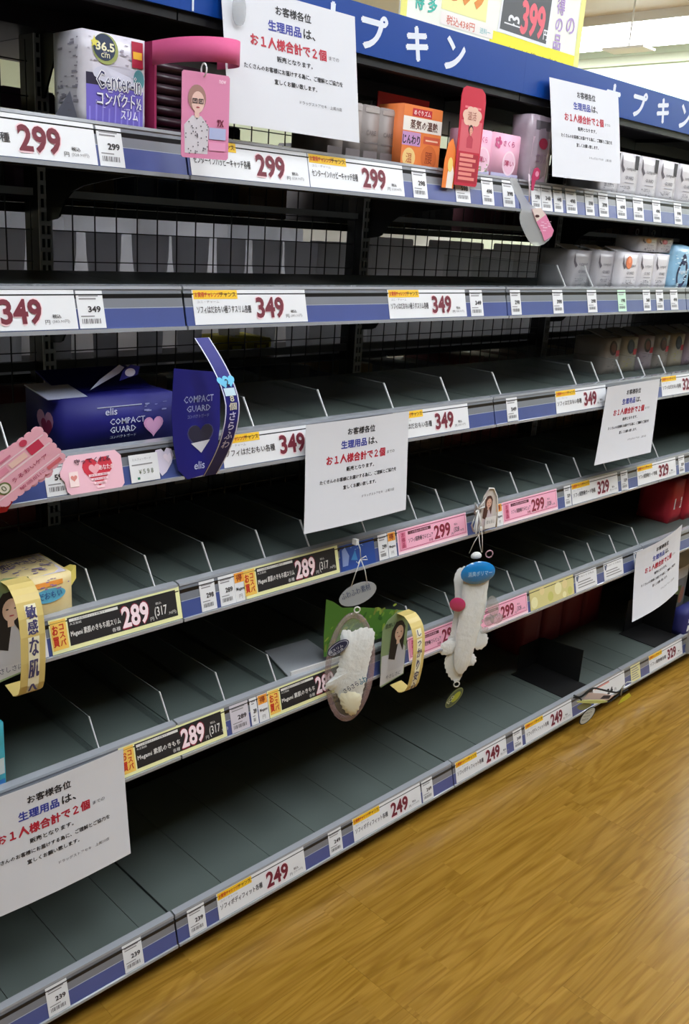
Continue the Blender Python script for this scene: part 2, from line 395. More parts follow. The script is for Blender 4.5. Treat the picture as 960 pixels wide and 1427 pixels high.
def bay(x0, label, idx):
    b = empty('shelving_bay', (0, 0, 0), label, 'shelving', 'shelving bays')
    xa, xb = x0+.0015, x0+.8985
    # post (left side of the bay; the last bay ends outside the frame)
    mb = MB(); z0, z1 = .06, 1.80; w = .0135; x = x0
    y = D
    mb.box((x-w, y+.004, z0), (x+w, y+.06, z1), BLACK)
    for a, c in ((-w, -w+.004), (-.0016, .0016), (w-.004, w)): mb.box((x+a, y, z0), (x+c, y+.004, z1), POST)
    z = z0
    while z < z1:
        mb.box((x-w+.004, y, z), (x-.0016, y+.0039, z+.0085), POST); mb.box((x+.0016, y, z), (x+w-.004, y+.0039, z+.0085), POST); z += .025
    mb.build('post', b)
    # wire back
    mb = MB(); k = 0; zt, zb = 1.79, .12
    while k < 18:
        xx = x0+.02+k*.0506
        if xx < x0+.89: mb.box((xx-.0011, .4995, zb), (xx+.0011, .5017, zt), WIRE)
        k += 1
    z = zb
    while z < zt: mb.box((x0+.015, .502, z-.0011), (x0+.885, .5042, z+.0011), WIRE); z += .0605
    mb.box((x0+.014, .497, 1.515), (x0+.886, .512, 1.529), POST); mb.box((x0+.014, .505, 1.172), (x0+.886, .52, 1.19), M('bar_dark', (90, 88, 88), .5))
    mb.build('wire_back', b)
    for n in (1, 2, 3, 4, 5, 6):
        z = RZ[n]+.056
        if n < 6:
            mb = MB().box((xa, .016, z-.004), (xb, .46, z), STEEL).box((xa+.001, .017, z-.018), (xb-.001, .459, z-.0042), BLACK).box((xa, .012, RZ[n]-.006), (xb, .0205, z-.002), BLACK)  # black plate beneath puts the shade under the shelf into its colour
            mb.box((xa, .016, z-.03), (xa+.012, .46, z-.018), BLACK).box((xb-.012, .016, z-.03), (xb, .46, z-.018), BLACK)
            # shallow ridges pressed in the plate
            s = mb.build('shelf', b)
        else:
            mb = MB().box((xa, .02, .062), (xb, .46, z-.006), BLACK).box((xa, .012, .052), (xb, .0205, z-.002), BLACK)
            s = mb.build('shelf', b)
            w6 = (xb-xa)/6.5; dp = []
            for i in range(7):
                a = xa+.001+i*.1383; c = min(a+.1368, xb-.001)
                MB().box((a, .018, z-.0055), (c, .459, z+.0002*(i % 2)), STEELB).build('deck_panel', s)
        label_rail(s, n, xa+.0005, xb-.0005)
        if n < 6: bracket(s, RZ[n]+.018, x0)
        if n == 5 or n == 6: pass
        for dx in DIVS.get(n, []):
            if x0 <= dx < x0+.9: divider(s, dx, z)
    MB().box((xa+.014, .506, .06), (xb-.014, .512, .40), BLACK).build('lower_dark_sheet', b)  # added black sheet, hides the lit rear floor and stands in for darkness
    # kick board
    MB().box((xa, .05, 0), (xb, .06, .06), M('kick_brown', (60, 26, 18), .5)).build('kick_board', b)
    if idx == 8: MB().box((x0+.880, .0, .0), (x0+.8975, .99, 1.80), BLACK).build('light_block_board', b)  # added unseen board, keeps light out at the right end
    # reverse-side shelves, seen through the wires
    for z in (.40, .80, 1.16, 1.50):
        MB().box((xa, .54, z-.018), (xb, .87, z), BLACK).build('reverse_shelf', b)
    # header: blue sign board and dark canopy
    hz0, hz1 = 1.799, 1.880
    h = MB().box((xa-.0014, .029, hz0), (xb+.0014, .036, hz1), HDR).box((xa, .036, hz1-.004), (xb, .045, hz1), HDR).build('header_panel', b)
    MB().box((xa, .05, 1.80), (xb, .87, 1.812), M('canopy_dark', (40, 38, 44), .5)).box((xa, .036, 1.784), (xb, .052, 1.812), BLACK).box((xa, .25, 1.77), (xb, .27, 1.80), BLACK).build('canopy', b)
    MB().prism([(.05, 1.79), (.40, 1.79), (.46, 1.70), (.468, 1.69), (.474, 1.69), (.474, 1.80), (.05, 1.80)], 0, x0-.002, x0+.002, BLACK).build('canopy_bracket', b)
    letters = {0: [('ナ', .318), ('プ', .425), ('キ', .545), ('ン', .660)], 1: [('ナ', 1.272), ('プ', 1.404), ('キ', 1.528), ('ン', 1.655)]}.get(idx, [])
    for ch, cx in letters:
        wd = {'ナ': .062, 'プ': .066, 'キ': .060, 'ン': .058}[ch]; cd = Card(1, 1)
        cd.text(ch, 0, 0, wd, .056, HWHITE, 1, bold=.055); cd.build('lettering', plane_xf((cx-wd/2, .0288, 1.811), (1, 0, 0)), h)
    if idx == 0: MB().box((.0215, .0275, 1.80), (.0245, .0289, 1.879), HWHITE).build('joint_strip', h)
    return b
for i, (x0, lb) in enumerate(BAYS):
    bay(x0, lb, {0: 9, 1: 0, 2: 1, 3: 8}[i])

# ------------------------------------------------------------------ notices
NB, NBL, NR, NS = C_(28, 26, 30), C_(48, 58, 150), C_(178, 30, 52), C_(60, 58, 62)
def notice_card(nseg):
    w, h = .297, .21; c = Card(w, h, PAPER, .0004, nseg, useg=6)
    def line(t, yc, hh, ww, m, cx=.5, bold=0.): c.text(t, w*cx-ww/2, h*(1-yc)-hh/2, ww, hh, m, 1, bold)
    line('お客様各位', .115, .0140, .079, NB, .505, .035)
    line('生理用品', .235, .0158, .072, NBL, .435, .045); line('は、', .235, .0145, .026, NB, .62, .04)
    line('お１人様合計で２個', .365, .0175, .168, NR, .465, .05); line('までの', .375, .0062, .024, NS, .81)
    line('販売となります。', .470, .0088, .080, NB, .5, .03)
    line('たくさんのお客様にお届けする為に、ご理解とご協力を', .560, .0080, .222, NB, .5, .03)
    line('宜しくお願い致します。', .640, .0080, .096, NB, .5, .03)
    line('ドラッグストアセキ　上尾川店', .760, .0058, .100, NS, .69)
    return c
def notice(x, ztop, y0, y1, label, rot=0., p=1.6, twist=0., skirt=0., bulge=0., yaw=0.):
    c = notice_card(10)
    def xf(u, v, n):
        s = 1-v/.21; uu = u/.297
        uy = uu*.297*math.sin(yaw)
        y = y0+(y1-y0)*max(0, s)**p + twist*(uu-.5)*s + bulge*math.sin(PI*uu) + uy
        return (x+u*math.cos(rot)*math.cos(yaw)+skirt*s*s, y-n, ztop - s*.21*math.cos(min(.6, abs(y1-y0)*2)) + u*math.sin(rot) - 0*n)
    o = c.build('notice_sheet', xf)
    return tag(o, label, 'notice', 'purchase limit notices')
notice(.068, 1.853, .020, -.012, 'large white notice at the top left, covering the start of the blue sign', p=1.)
notice(.978, 1.842, .018, -.030, 'white notice hanging from the blue sign at the top right, above white boxes', p=1., rot=.02, skirt=-.012)
notice(.272, 1.129, -.010, -.040, 'white notice hanging in the middle of the shelves, between two 349 yen tags', p=1.5, bulge=-.004, skirt=-.018)
notice(1.382, 1.122, -.012, -.04, 'small-looking curled white notice on the third rail, far right beside a 329 tag', p=1.8, rot=.01, twist=-.01, skirt=-.05)
notice(-.429, .578, -.010, -.034, 'white notice at the lower left, cut by the left photo edge', p=1.3, bulge=-.006)
notice(1.715, .573, -.012, -.06, 'curled white notice on the fifth rail at the lower right, above the floor', p=1.7, rot=.13, bulge=-.012, skirt=-.05)

# ------------------------------------------------------------------ price tags
YEL, ORR = C_(242, 196, 40), C_(205, 84, 30)
MAR, PKO, TXT, GRY = C_(110, 26, 44), C_(240, 205, 210), C_(52, 48, 50), C_(140, 138, 140)
def digits(c, t, u, v, w, h, m, halo=None, b=.032):
    if halo: c.text(t, u, v, w, h, halo, 2, .06)
    c.text(t, u, v, w, h, m, 3, b)
def white_tag(price, name, sub, col=MAR, w=.254, h=.058, maker='ユニ・チャーム', banner=True, bw=.095):
    c = Card(w, h, TAGW, .0006)
    if banner:
        c.rect(.002, h-.0155, bw, h-.0005, YEL, 1); c.text('お買得チャレンジ', .005, h-.0125, bw*.55, .0085, ORR, 2, .04); c.text('チャンス', bw*.60, h-.0125, bw*.36, .0085, C_(120, 70, 20), 2, .02)
        c.text(maker, .008, h-.0225, .046, .0045, GRY, 2)
    if name: c.text(name, .006, .0185, .116, .0130, TXT, 2, .012)
    digits(c, price, .134, .008, .064, .037, col, PKO)
    c.text('円', .2015, .0075, .0075, .0065, TXT, 2); c.text('税込', .214, .0165, .014, .0055, TXT, 2, .02); c.text('(%s円)' % sub, .213, .008, .028, .0062, GRY, 2)
    return c
def black_tag(price, name, sub, w=.256, h=.060, lead=0):
    pale, blk, wh, pk = C_(236, 236, 176), C_(28, 26, 28), C_(226, 224, 220), C_(250, 228, 234)
    c = Card(w, h, pale, .0006)
    c.rect(.002, .006, .030, h-.004, C_(240, 196, 90), 1)
    c.text('お買', .004, .012, .010, .036, C_(196, 52, 30), 2, .04, vert=True); c.text('コスパ', .016, .012, .010, .036, C_(196, 52, 30), 2, .04, vert=True)
    c.rect(.033, .0075, w-.009, h-.005, blk, 1)
    c.rect(.036, h-.0125, .128, h-.0075, wh, 2); c.text('この商品はポイント対象です', .044, h-.0117, .06, .0036, blk, 3)
    c.text('大王製紙', .036, h-.0185, .022, .0042, wh, 2)
    c.text(name, .036, .0205, .094, .0125, wh, 2, .02); c.text('各種', .112, .0105, .016, .0072, wh, 2)
    digits(c, price, .133, .0105, .054, .0385, pk, C_(150, 40, 60), .03)
    c.text('円', .189, .0105, .007, .007, wh, 2); c.text('(%s' % sub, .199, .0115, .026, .022, wh, 2, .01); c.text('税込', .203, .037, .012, .0045, wh, 2); c.text('.90円)', .227, .012, .017, .0075, wh, 2)
    return c
def pink_tag(price, sub, w=.250, h=.057):
    pk, dk, fr = C_(244, 176, 200), C_(132, 30, 52), C_(170, 50, 84)
    c = Card(w, h, C_(250, 222, 228), .0006)
    c.rect(.002, .006, w-.002, h-.001, pk, 1); c.frame(.006, .009, w-.006, h-.004, .0011, fr, 2)
    c.rect(.010, .012, .028, h-.007, C_(228, 130, 160), 2); c.text('お得品', .013, .014, .011, .034, fr, 3, .03, vert=True)
    c.rect(.036, h-.016, .116, h-.0085, C_(90, 40, 52), 2); c.text('この商品は限定特価', .042, h-.0148, .064, .005, pk, 3)
    c.text('ソフィ超熟睡さらピュア', .036, .0215, .086, .0110, TXT, 2, .01); c.text('各種', .106, .012, .014, .0065, dk, 2)
    digits(c, price, .126, .0115, .060, .034, dk, C_(250, 214, 224))
    c.text('円', .189, .011, .007, .0065, TXT, 2); c.text('(328', .199, .0135, .020, .015, TXT, 2, .01); c.text('税込', .201, .033, .013, .005, TXT, 2); c.text('.90円)', .221, .014, .016, .0065, TXT, 2)
    return c
def small_tag(price, w=.042, h=.057, col=None, tint=None):
    c = Card(w, h, tint or TAGW, .0005)
    for i in range(2): c.rect(.004, h-.009-.0045*i, w*.82-.004*i, h-.0068-.0045*i, GRY, 1)
    c.text(price, w*.38, h*.42, w*.48, .0095, col or TXT, 2, .03)
    for i in range(11):
        x = .005+i*(w-.012)/11; c.rect(x, .007, x+(w-.012)/11*(.35+.3*((i*7) % 3)/2), .0145, C_(90, 88, 90), 1)
    c.rect(.004, .0175, w*.6, .0192, GRY, 1)
    return c
ORD = ['', 'top', 'second', 'third', 'fourth', 'fifth', 'bottom']
CNT = {}
NTH = 'first second third fourth fifth sixth seventh eighth ninth tenth eleventh twelfth thirteenth fourteenth fifteenth sixteenth seventeenth eighteenth nineteenth twentieth twenty-first twenty-second twenty-third twenty-fourth twenty-fifth'.split()
def place(rail, x, kind, card, name='price_tag', skew=0., off=.0012, dz=.0035):
    k = (rail, ''.join(ch for ch in kind if not ch.isdigit())); CNT[k] = CNT.get(k, 0)+1
    o = card.build(name, rail_xf(rail, x, dz, off, skew))
    rn = 'topmost' if rail == 1 else ('lowest' if rail == 6 else ORD[rail]+' highest')
    tag(o, '%s on %s rail, %s such from left' % (kind, rn, NTH[CNT[k]-1]), 'price tag', '%s on the %s rail' % (kind.replace('cut by the edge', '').strip()+'s', rn))
    return o
SMW = 'small white shelf label'
BIGW = 'long white %s yen price tag'
CIN, SOF, SLM, BFT = 'センターインハッピーキャッチ各種', 'ソフィはだおもい各種', 'ソフィはだおもい極うすスリム各種', 'ソフィボディフィット各種'
# rail 1
place(1, -.415, BIGW % 299, white_tag('299', 'センターイン各種', '328.90'))
place(1, -.157, SMW, small_tag('299'))
place(1, .006, BIGW % 299, white_tag('299', CIN, '328.90')); place(1, .262, BIGW % 299, white_tag('299', CIN, '328.90', w=.25))
for a, b, t in [(.539, .582, '298'), (.673, .721, '598'), (.763, .804, '498'), (.838, .881, '398'), (.947, .985, '598'), (.987, 1.030, '348'), (1.038, 1.075, '448'), (1.090, 1.137, '498'), (1.176, 1.216, '598'), (1.239, 1.284, '398'), (1.326, 1.373, '698'), (1.411, 1.464, '598'), (1.515, 1.559, '498'), (1.638, 1.682, '598'), (1.75, 1.79, '398')]:
    place(1, a, SMW, small_tag(t, b-a))
# rail 2
place(2, -.452, BIGW % 349, white_tag('349', 'ソフィはだおもい各種', '383.90')); place(2, -.195, SMW, small_tag('349', .045))
place(2, .018, BIGW % 349, white_tag('349', SLM, '383.90')); place(2, .497, BIGW % 349, white_tag('349', SLM, '383.90', w=.25))
for a, b, t in [(.763, .808, '349'), (.915, .955, '298'), (1.090, 1.135, '398'), (1.249, 1.294, '298'), (1.402, 1.445, '198'), (1.54, 1.581, '248'), (1.615, 1.657, '398'), (1.70, 1.745, '498')]:
    place(2, a, SMW, small_tag(t, b-a, tint=C_(200, 232, 208) if abs(a-1.402) < .01 else None))
# rail 3
place(3, -.257, SMW, small_tag('598', .042)); 
place(3, .087, BIGW % 349, white_tag('349', SOF, '383.90', w=.215, bw=.088)); place(3, .545, BIGW % 349, white_tag('349', SOF, '383.90')); place(3, .950, SMW, small_tag('349', .045))
place(3, 1.164, BIGW % 349, white_tag('349', SOF, '383.90', w=.25)); place(3, 1.735, BIGW % 329, white_tag('329', SOF, '361.90', w=.25))
# rail 4
BK, PKT = 'yellow-framed black 289 yen price tag', 'red-bordered pink 299 yen price tag'
place(4, -.256, BK, black_tag('289', 'Megami 素肌のきもち超スリム', '317')); place(4, .044, SMW, small_tag('298', .035)); place(4, .088, SMW, small_tag('289', .036))
place(4, .146, BK, black_tag('289', 'Megami 素肌のきもち超スリム', '317')); place(4, .525, SMW, small_tag('299', .030))
place(4, .588, PKT, pink_tag('299', '328')); place(4, .985, PKT, pink_tag('299', '328'))
place(4, 1.271, SMW, small_tag('329', .033)); place(4, 1.308, BIGW % 329, white_tag('329', 'ソフィ超熟睡ガード各種', '361.90', w=.25)); place(4, 1.577, SMW, small_tag('329', .04))
place(4, 1.675, BIGW % 329, white_tag('329', 'ソフィ超熟睡ガード各種', '361.90', w=.25)); place(4, 1.945, SMW, small_tag('329', .04))
ORT = 'narrow white and orange shelf label'
def orange_tag(w=.026, h=.057):
    c = Card(w, h, TAGW, .0005); c.rect(.001, h-.020, w-.001, h-.001, C_(238, 160, 60), 1); c.text('得', .005, h-.017, w-.012, .013, C_(150, 60, 20), 2, .03); c.text('Megami', .003, .02, w-.006, .008, TXT, 2, .02); c.text('円', w*.3, .006, .008, .008, GRY, 2); return c
for r, x in ((4, -.289), (4, .1245), (4, .5565), (4, .958), (5, .1965)): place(r, x, ORT, orange_tag())
# rail 5
place(5, -.128, BK, black_tag('289', 'Megami 素肌のきもち', '317', w=.24)); place(5, .125, SMW, small_tag('289', .046, tint=C_(206, 200, 208))); place(5, .176, SMW, small_tag('289', .018))
place(5, .224, BK, black_tag('289', 'Megami 素肌のきもち', '317')); place(5, .660, PKT, pink_tag('299', '328', w=.235)); place(5, .905, PKT, pink_tag('299', '328'))
gc = Card(.222, .058, C_(212, 202, 138), .0006)
for i, (u, v, r) in enumerate([(.02, .02, .016), (.06, .045, .012), (.10, .02, .014), (.14, .035, .018), (.175, .04, .013), (.20, .015, .012), (.17, .01, .01)]):
    gc.ell(u, v, r, min(r, v-.001, .057-v), [C_(232, 226, 176), C_(224, 206, 150), C_(198, 196, 110)][i % 3], 1)
o = gc.build('promotion_strip', rail_xf(5, 1.168)); tag(o, 'pale gold promotion strip with round spots on the fifth rail, right of the pink tags', 'card')
for x, w in ((1.400, .118), (1.56, .115), (1.745, .06)):
    c = Card(w, .054, TAGW, .0005); c.text('お知らせ 対象品', .02, .040, w*.7, .006, GRY, 2)
    for i in range(3): c.rect(.012, .010+.008*i, w*(.9-.1*i), .013+.008*i, GRY, 1)
    c.poly([(.004, .052), (.010, .044), (.014, .050), (.020, .047), (.012, .030), (.006, .034)], C_(90, 100, 120), 1)
    place(5, x, 'white information label with a blue-grey mark', c)
# rail 6
for a, t in [(-.286, '239'), (-.124, '239'), (.030, '239'), (.434, '249'), (.772, '249'), (1.179, '249')]: place(6, a, SMW, small_tag(t, .043))
for a, w in [(.106, .250), (.516, .250), (.912, .232), (1.238, .254)]: place(6, a, BIGW % 249, white_tag('249', BFT, '273.90', w=w))
place(6, 1.62, 'half hidden white price tag under the cord', white_tag('249', BFT, '273.90', w=.20) if False else Card(.20, .057, TAGW, .0006).text('24', .08, .006, .04, .02, NB, 2, .04).text('円', .13, .006, .01, .01, NB, 2).rect(.01, .045, .10, .05, C_(220, 150, 140), 1))
c = Card(.065, .057, C_(222, 216, 160), .0005)
for i in range(6): c.rect(.006, .008+.008*i, .055-.006*(i % 3), .011+.008*i, GRY, 1)
place(6, 1.862, 'small pale yellow shelf label', c); place(6, 1.99, BIGW % 329, white_tag('329', 'ソフィ超熟睡各種', '361.90', w=.25)); place(6, 2.30, SMW, small_tag('329', .05))

# ------------------------------------------------------------------ products
def prod(name, mb, loc, label, cat, group=None, rotz=0):
    return tag(mb.build(name, loc=loc, rotz=rotz), label, cat, group)
def speck(c, u0, v0, u1, v1, m, n, s=.004, l=2):
    for i in range(n):
        u, v = random.uniform(u0, u1), random.uniform(v0, v1); a = random.uniform(.4, 1)*s
        c.rect(u, v, min(u1, u+a*1.8), min(v1, v+a*.45), m, l)
SZ = {n: RZ[n]+.0562 for n in RZ}      # upper faces of the shelves
def soft_box(w, d, h, m, bulge=.006, n=5, taper=0.):
    """a filled bag: box whose faces swell; origin at the bottom front left"""
    mb = MB(); vs = {}; V = []; F = []
    def idx(i, j, k):
        if (i, j, k) not in vs:
            x, y, z = i/n, j/n, k/n
            bx = 4*x*(1-x); by = 4*y*(1-y); bz = 4*z*(1-z)
            X = w*(x+(x-.5)*taper*z) + (bulge*by*bz*(-1 if i == 0 else 1) if i in (0, n) else 0)
            Y = d*y + (bulge*bx*bz*(-1 if j == 0 else 1) if j in (0, n) else 0)
            Z = h*z + (bulge*bx*by if k == n else 0)
            vs[(i, j, k)] = len(V); V.append((X, Y, Z))
        return vs[(i, j, k)]
    R = range(n)
    for a in R:
        for b in R:
            F += [(idx(a, b, 0), idx(a, b+1, 0), idx(a+1, b+1, 0), idx(a+1, b, 0)), (idx(a, b, n), idx(a+1, b, n), idx(a+1, b+1, n), idx(a, b+1, n)),
                  (idx(a, 0, b), idx(a+1, 0, b), idx(a+1, 0, b+1), idx(a, 0, b+1)), (idx(a, n, b), idx(a, n, b+1), idx(a+1, n, b+1), idx(a+1, n, b)),
                  (idx(0, a, b), idx(0, a, b+1), idx(0, a+1, b+1), idx(0, a+1, b)), (idx(n, a, b), idx(n, a+1, b), idx(n, a+1, b+1), idx(n, a, b+1))]
    return mb.add(V, F, m, True)
def front(mb, card, w, h, bulge=0., off=.0006, y=0.):
    """print a card on the (swollen) front of a bag"""
    def xf(u, v, n):
        a, b = min(1, max(0, u/w)), min(1, max(0, v/h)); return (u, y-bulge*16*a*(1-a)*b*(1-b)-off-n, v)
    card.emit(mb, xf); return mb

# Center-in pack
def center_in():
    w, d, h = .104, .085, .132; Wt = M('film_white', (214, 210, 220), .3, noise=.10, nscale=60); b = .004
    mb = soft_box(w, d, h, Wt, b); c = Card(w, h, nseg=8, useg=6); pu = C_(112, 100, 196); nv = C_(34, 44, 110)
    c.rect(.004, .002, .100, .060, pu, 1)
    for i in range(9): c.rect(.008+i*.0105, .003, .0105+i*.0105, .030+.01*(i % 3), C_(146, 136, 220), 2)
    c.rect(.004, .060, .040, .076, C_(40, 34, 60), 1)
    c.ell(.036, .110, .021, .021, C_(150, 160, 90), 1); c.ell(.034, .112, .018, .018, C_(38, 52, 78), 2); c.text('36.5', .020, .107, .030, .012, C_(228, 226, 190), 3, .03); c.text('cm', .028, .098, .014, .006, C_(228, 226, 190), 3)
    c.poly([(.012, .118), (.016, .120), (.018, .126), (.020, .120), (.025, .119), (.021, .115), (.022, .110), (.018, .113), (.013, .110), (.015, .115)], C_(220, 210, 90), 3)
    c.ell(.058, .076, .044, .014, C_(206, 206, 222), 3); c.text('Center-in', .020, .056, .076, .024, C_(245, 245, 250), 4, .07); c.text('Center-in', .020, .056, .076, .024, C_(60, 60, 100), 5, .0)
    c.text('コンパクト½', .020, .034, .076, .018, C_(70, 64, 140), 4, .08); c.text('コンパクト½', .020, .034, .076, .018, C_(240, 240, 250), 5, .02); c.text('スリム', .060, .018, .03, .012, C_(240, 240, 250), 4, .03)
    c.rect(.080, .092, .100, .128, C_(170, 28, 60), 2); c.rect(.082, .104, .098, .114, C_(236, 180, 50), 3); c.ell(.092, .076, .010, .014, C_(80, 140, 150), 3)
    speck(c, .005, .09, .10, .128, C_(150, 146, 160), 26, .004, 1); speck(c, .004, .03, .1, .055, C_(200, 196, 236), 14, .004, 3)
    front(mb, c, w, h, b)
    side = Card(d, h); speck(side, .01, .02, d-.01, h-.01, C_(150, 146, 160), 40, .008, 1); side.poly([(.002, .001), (d-.01, .001), (d-.03, .05), (.004, .02)], C_(150, 150, 170), 1)
    side.emit(mb, lambda u, v, n: (-b*16*(u/d)*(1-u/d)*(v/h)*(1-v/h)-.0008-n, d-u, v))
    prod('pad_pack', mb, (-.164, .034, SZ[1]), 'white and purple Center-in pad pack on the top shelf, upper left', 'pad pack')
center_in()
# pink hoop display with the card
def pink_display():
    PK, MG, PD = C_(206, 84, 134, .7), C_(150, 26, 80, .7), C_(206, 96, 144)
    r = empty('display_stand', (-.045, .03, SZ[1]), 'pink hoop display stand with magenta side panel beside the white and purple pack', 'display')
    MB().box((0, .0, 0), (.001+.003, .16, .135), MG).box((0, .155, 0), (.125, .158, .135), MG).box((0, 0, 0), (.125, .158, .002), MG).build('side_panel', r)
    # hoop: band going out over the aisle and back
    mb = MB(); n = 20; vs = []; fs = []
    for i in range(n+1):
        a = PI*i/n; x = .058-.062*math.cos(a); y = -.105*math.sin(a)**.8+.0; z = .100+.012*i/n
        for hh, t in ((0, 0), (.034, 0)):
            vs.append((x, y, z+hh))
    for i in range(n): fs += [(2*i, 2*i+2, 2*i+3, 2*i+1)]
    k = len(vs); vs += [(x*1.0+(.058-x)*.02, y+.0012, z) for x, y, z in vs]; fs += [tuple(q+k for q in f[::-1]) for f in fs]
    for i in range(n):
        fs += [(2*i+1, 2*i+3, k+2*i+3, k+2*i+1), (2*i+2, 2*i, k+2*i, k+2*i+2)]
    mb.add(vs, fs, PK, True); mb.build('hoop_band', r)
    mb = MB()
    for i in range(7): mb.bbox((.012, .03, .004+i*.016), (.118, .15, .017+i*.016), M('dark_carton', (48, 26, 36), .4), .002)
    tag(mb.build('dark_packs', loc=(-.045, .03, SZ[1])), 'stack of dark flat cartons inside the pink hoop display', 'carton', kind='stuff')
pink_display()
def ring(c, r, t, m, ax=(1, 0, 0), az=(0, 0, 1), n=18, mb=None):
    mb = mb or MB(); c = Vector(c); ax = Vector(ax).normalized(); az = Vector(az).normalized()
    return mb.tube([c+ax*r*math.cos(2*PI*i/n)+az*r*math.sin(2*PI*i/n) for i in range(n)], t, m, 6, True)
def person_print(c, cu, cv, s, hair, skin, shirt, l=2, glasses=False, long_hair=False):
    c.poly([(cu-s*1.25, cv-s*4.6), (cu+s*1.25, cv-s*4.6), (cu+s*1.35, cv-s*2.2), (cu+s*.5, cv-s*1.35), (cu-s*.5, cv-s*1.35), (cu-s*1.35, cv-s*2.2)], shirt, l)
    if long_hair: c.poly([(cu-s*1.15, cv+s*.4), (cu-s*1.35, cv-s*3.0), (cu-s*.3, cv-s*3.4), (cu+s*.1, cv-s*1), (cu+s*.95, cv-s*2.6), (cu+s*1.05, cv+s*.4), (cu+s*.4, cv+s*1.25), (cu-s*.5, cv+s*1.25)][::-1], hair, l+1)
    c.ell(cu, cv+s*.15, s*.98, s*1.15, hair, l+1); c.rect(cu-s*.25, cv-s*1.5, cu+s*.25, cv-s*.6, skin, l+1.6); c.ell(cu+s*.08, cv-s*.18, s*.70, s*.92, skin, l+2)
    for q in (-.25, .38): c.ell(cu+s*q, cv-s*.08, s*.11, s*.06, C_(50, 40, 40), l+3)
    c.ell(cu+s*.07, cv-s*.62, s*.20, s*.06, C_(176, 70, 80), l+3)
    if glasses:
        for q in (-.27, .40): c.frame(cu+s*(q-.26), cv-s*.28, cu+s*(q+.26), cv+s*.12, s*.07, C_(40, 34, 44), l+4)
    return c
c = Card(.084, .118, C_(214, 132, 168), .0008, outline=[(.003, 0), (.081, 0), (.084, .003), (.084, .115), (.081, .118), (.003, .118), (0, .115), (0, .003)])
person_print(c, .026, .080, .0160, C_(160, 120, 110), C_(226, 188, 176), C_(206, 200, 206), 1, glasses=True)
for i in range(40): c.ell(random.uniform(.006, .046), random.uniform(.006, .055), .0011, .0011, C_(70, 64, 74), 4, 6)
c.text('7X', .062, .046, .012, .010, C_(110, 24, 50), 3, .05); c.rect(.048, .028, .078, .044, C_(170, 178, 214), 2); c.rect(.048, .012, .078, .024, C_(226, 150, 186), 2); c.text('new', .064, .106, .012, .005, C_(245, 225, 235), 3)
pc = c.build('hanging_card', plane_xf((-.068, -.076, 1.580), (1, -.04, .03))); tag(pc, 'pink hanging card with a smiling woman in glasses, under the pink hoop', 'card')
rg = ring((-.030, -.0765, 1.703), .0085, .0012, C_(240, 238, 240), ax=(.15, 1, 0)).build('ring', pc)

# dim boxes, orange heat box, red board, pink boxes
for i, lb in enumerate(('leftmost', 'second from the left', 'third from the left', 'rightmost')):
    w = .046; mb = MB().bbox((0, 0, 0), (w-.002, .10, .108), M('carton_taupe', (150, 140, 136), .5), .002)
    c = Card(w, .108); c.rect(.003, .004, w-.005, .026, C_(116, 106, 106), 1); c.rect(.003, .040, w-.005, .042, C_(120, 112, 112), 1); c.rect(.003, .095, w-.005, .103, C_(176, 168, 164), 1); c.text('CARE', .008, .055, .026, .008, C_(120, 110, 110), 2, .02); front(mb, c, w, .108)
    prod('carton', mb, (.345+i*.0475, .055, SZ[1]), 'narrow taupe carton left of the orange box, top shelf, %s of four' % lb, 'carton', 'taupe cartons beside the orange box')
mb = MB().bbox((0, 0, 0), (.118, .07, .120), C_(226, 120, 60), .002); c = Card(.118, .12); w = .118
c.rect(.001, .001, .117, .119, C_(232, 128, 60), 1); c.rect(.001, .072, .117, .098, C_(240, 234, 226), 2); c.text('蒸気の温熱', .022, .076, .082, .017, C_(90, 44, 30), 3, .03); c.rect(.026, .100, .084, .114, C_(200, 40, 50), 2); c.text('めぐりズム', .030, .102, .050, .010, C_(245, 220, 220), 3, .03)
c.rect(.001, .045, .055, .070, C_(200, 150, 200), 2); c.text('じんわり', .003, .048, .050, .016, C_(40, 30, 50), 3, .04); c.ell(.024, .022, .019, .019, C_(236, 200, 130), 2); c.text('温', .015, .013, .018, .018, C_(180, 60, 30), 3); c.ell(.084, .026, .024, .024, C_(214, 110, 50), 2); c.text('腰', .072, .015, .022, .022, C_(150, 60, 30), 3)
c.rect(.064, .052, .114, .066, C_(214, 90, 60), 2); c.rect(.070, .057, .108, .060, C_(245, 200, 170), 3)
front(mb, c, .118, .12); prod('heat_pad_box', mb, (.524, .032, SZ[1]), 'orange and white steam heat box on the top shelf, left of the tall red board', 'box')
# red testers board
r = empty('display_board', (.655, 0, SZ[1]-.02), 'tall red display board with rounded top between the orange box and pink boxes', 'display')
ol = [(0, 0), (.070, 0), (.074, .004), (.078, .165), (.074, .180), (.062, .188), (.012, .188), (.002, .182), (-.002, .17)]
c = Card(.07, .188, C_(196, 30, 58), .0015, outline=ol); c.rect(.012, .148, .064, .152, C_(230, 120, 130), 1); c.rect(.004, .006, .070, .062, C_(170, 28, 50), 1)
for i in range(6): c.rect(.009, .011+i*.009, .062-.010*(i % 2), .017+i*.009, C_(232, 140, 130), 2)
c.rect(.004, .066, .072, .125, C_(216, 96, 108), 1); person_print(c, .036, .108, .0075, C_(60, 26, 30), C_(226, 160, 140), C_(190, 60, 80), 2)
for u, v in ((.018, .135), (.030, .142), (.044, .142), (.056, .136), (.050, .126), (.036, .124), (.022, .126)): c.ell(u, v, .012, .010, C_(232, 190, 170), 2)
c.text('温活', .022, .126, .028, .016, C_(150, 60, 50), 3)
c.build('front_board', plane_xf((0, -.004, 0), (1, 0, 0)), r)
MB().box((-.125, .108, .02), (.03, .111, .165), C_(176, 22, 34)).build('back_board', r)
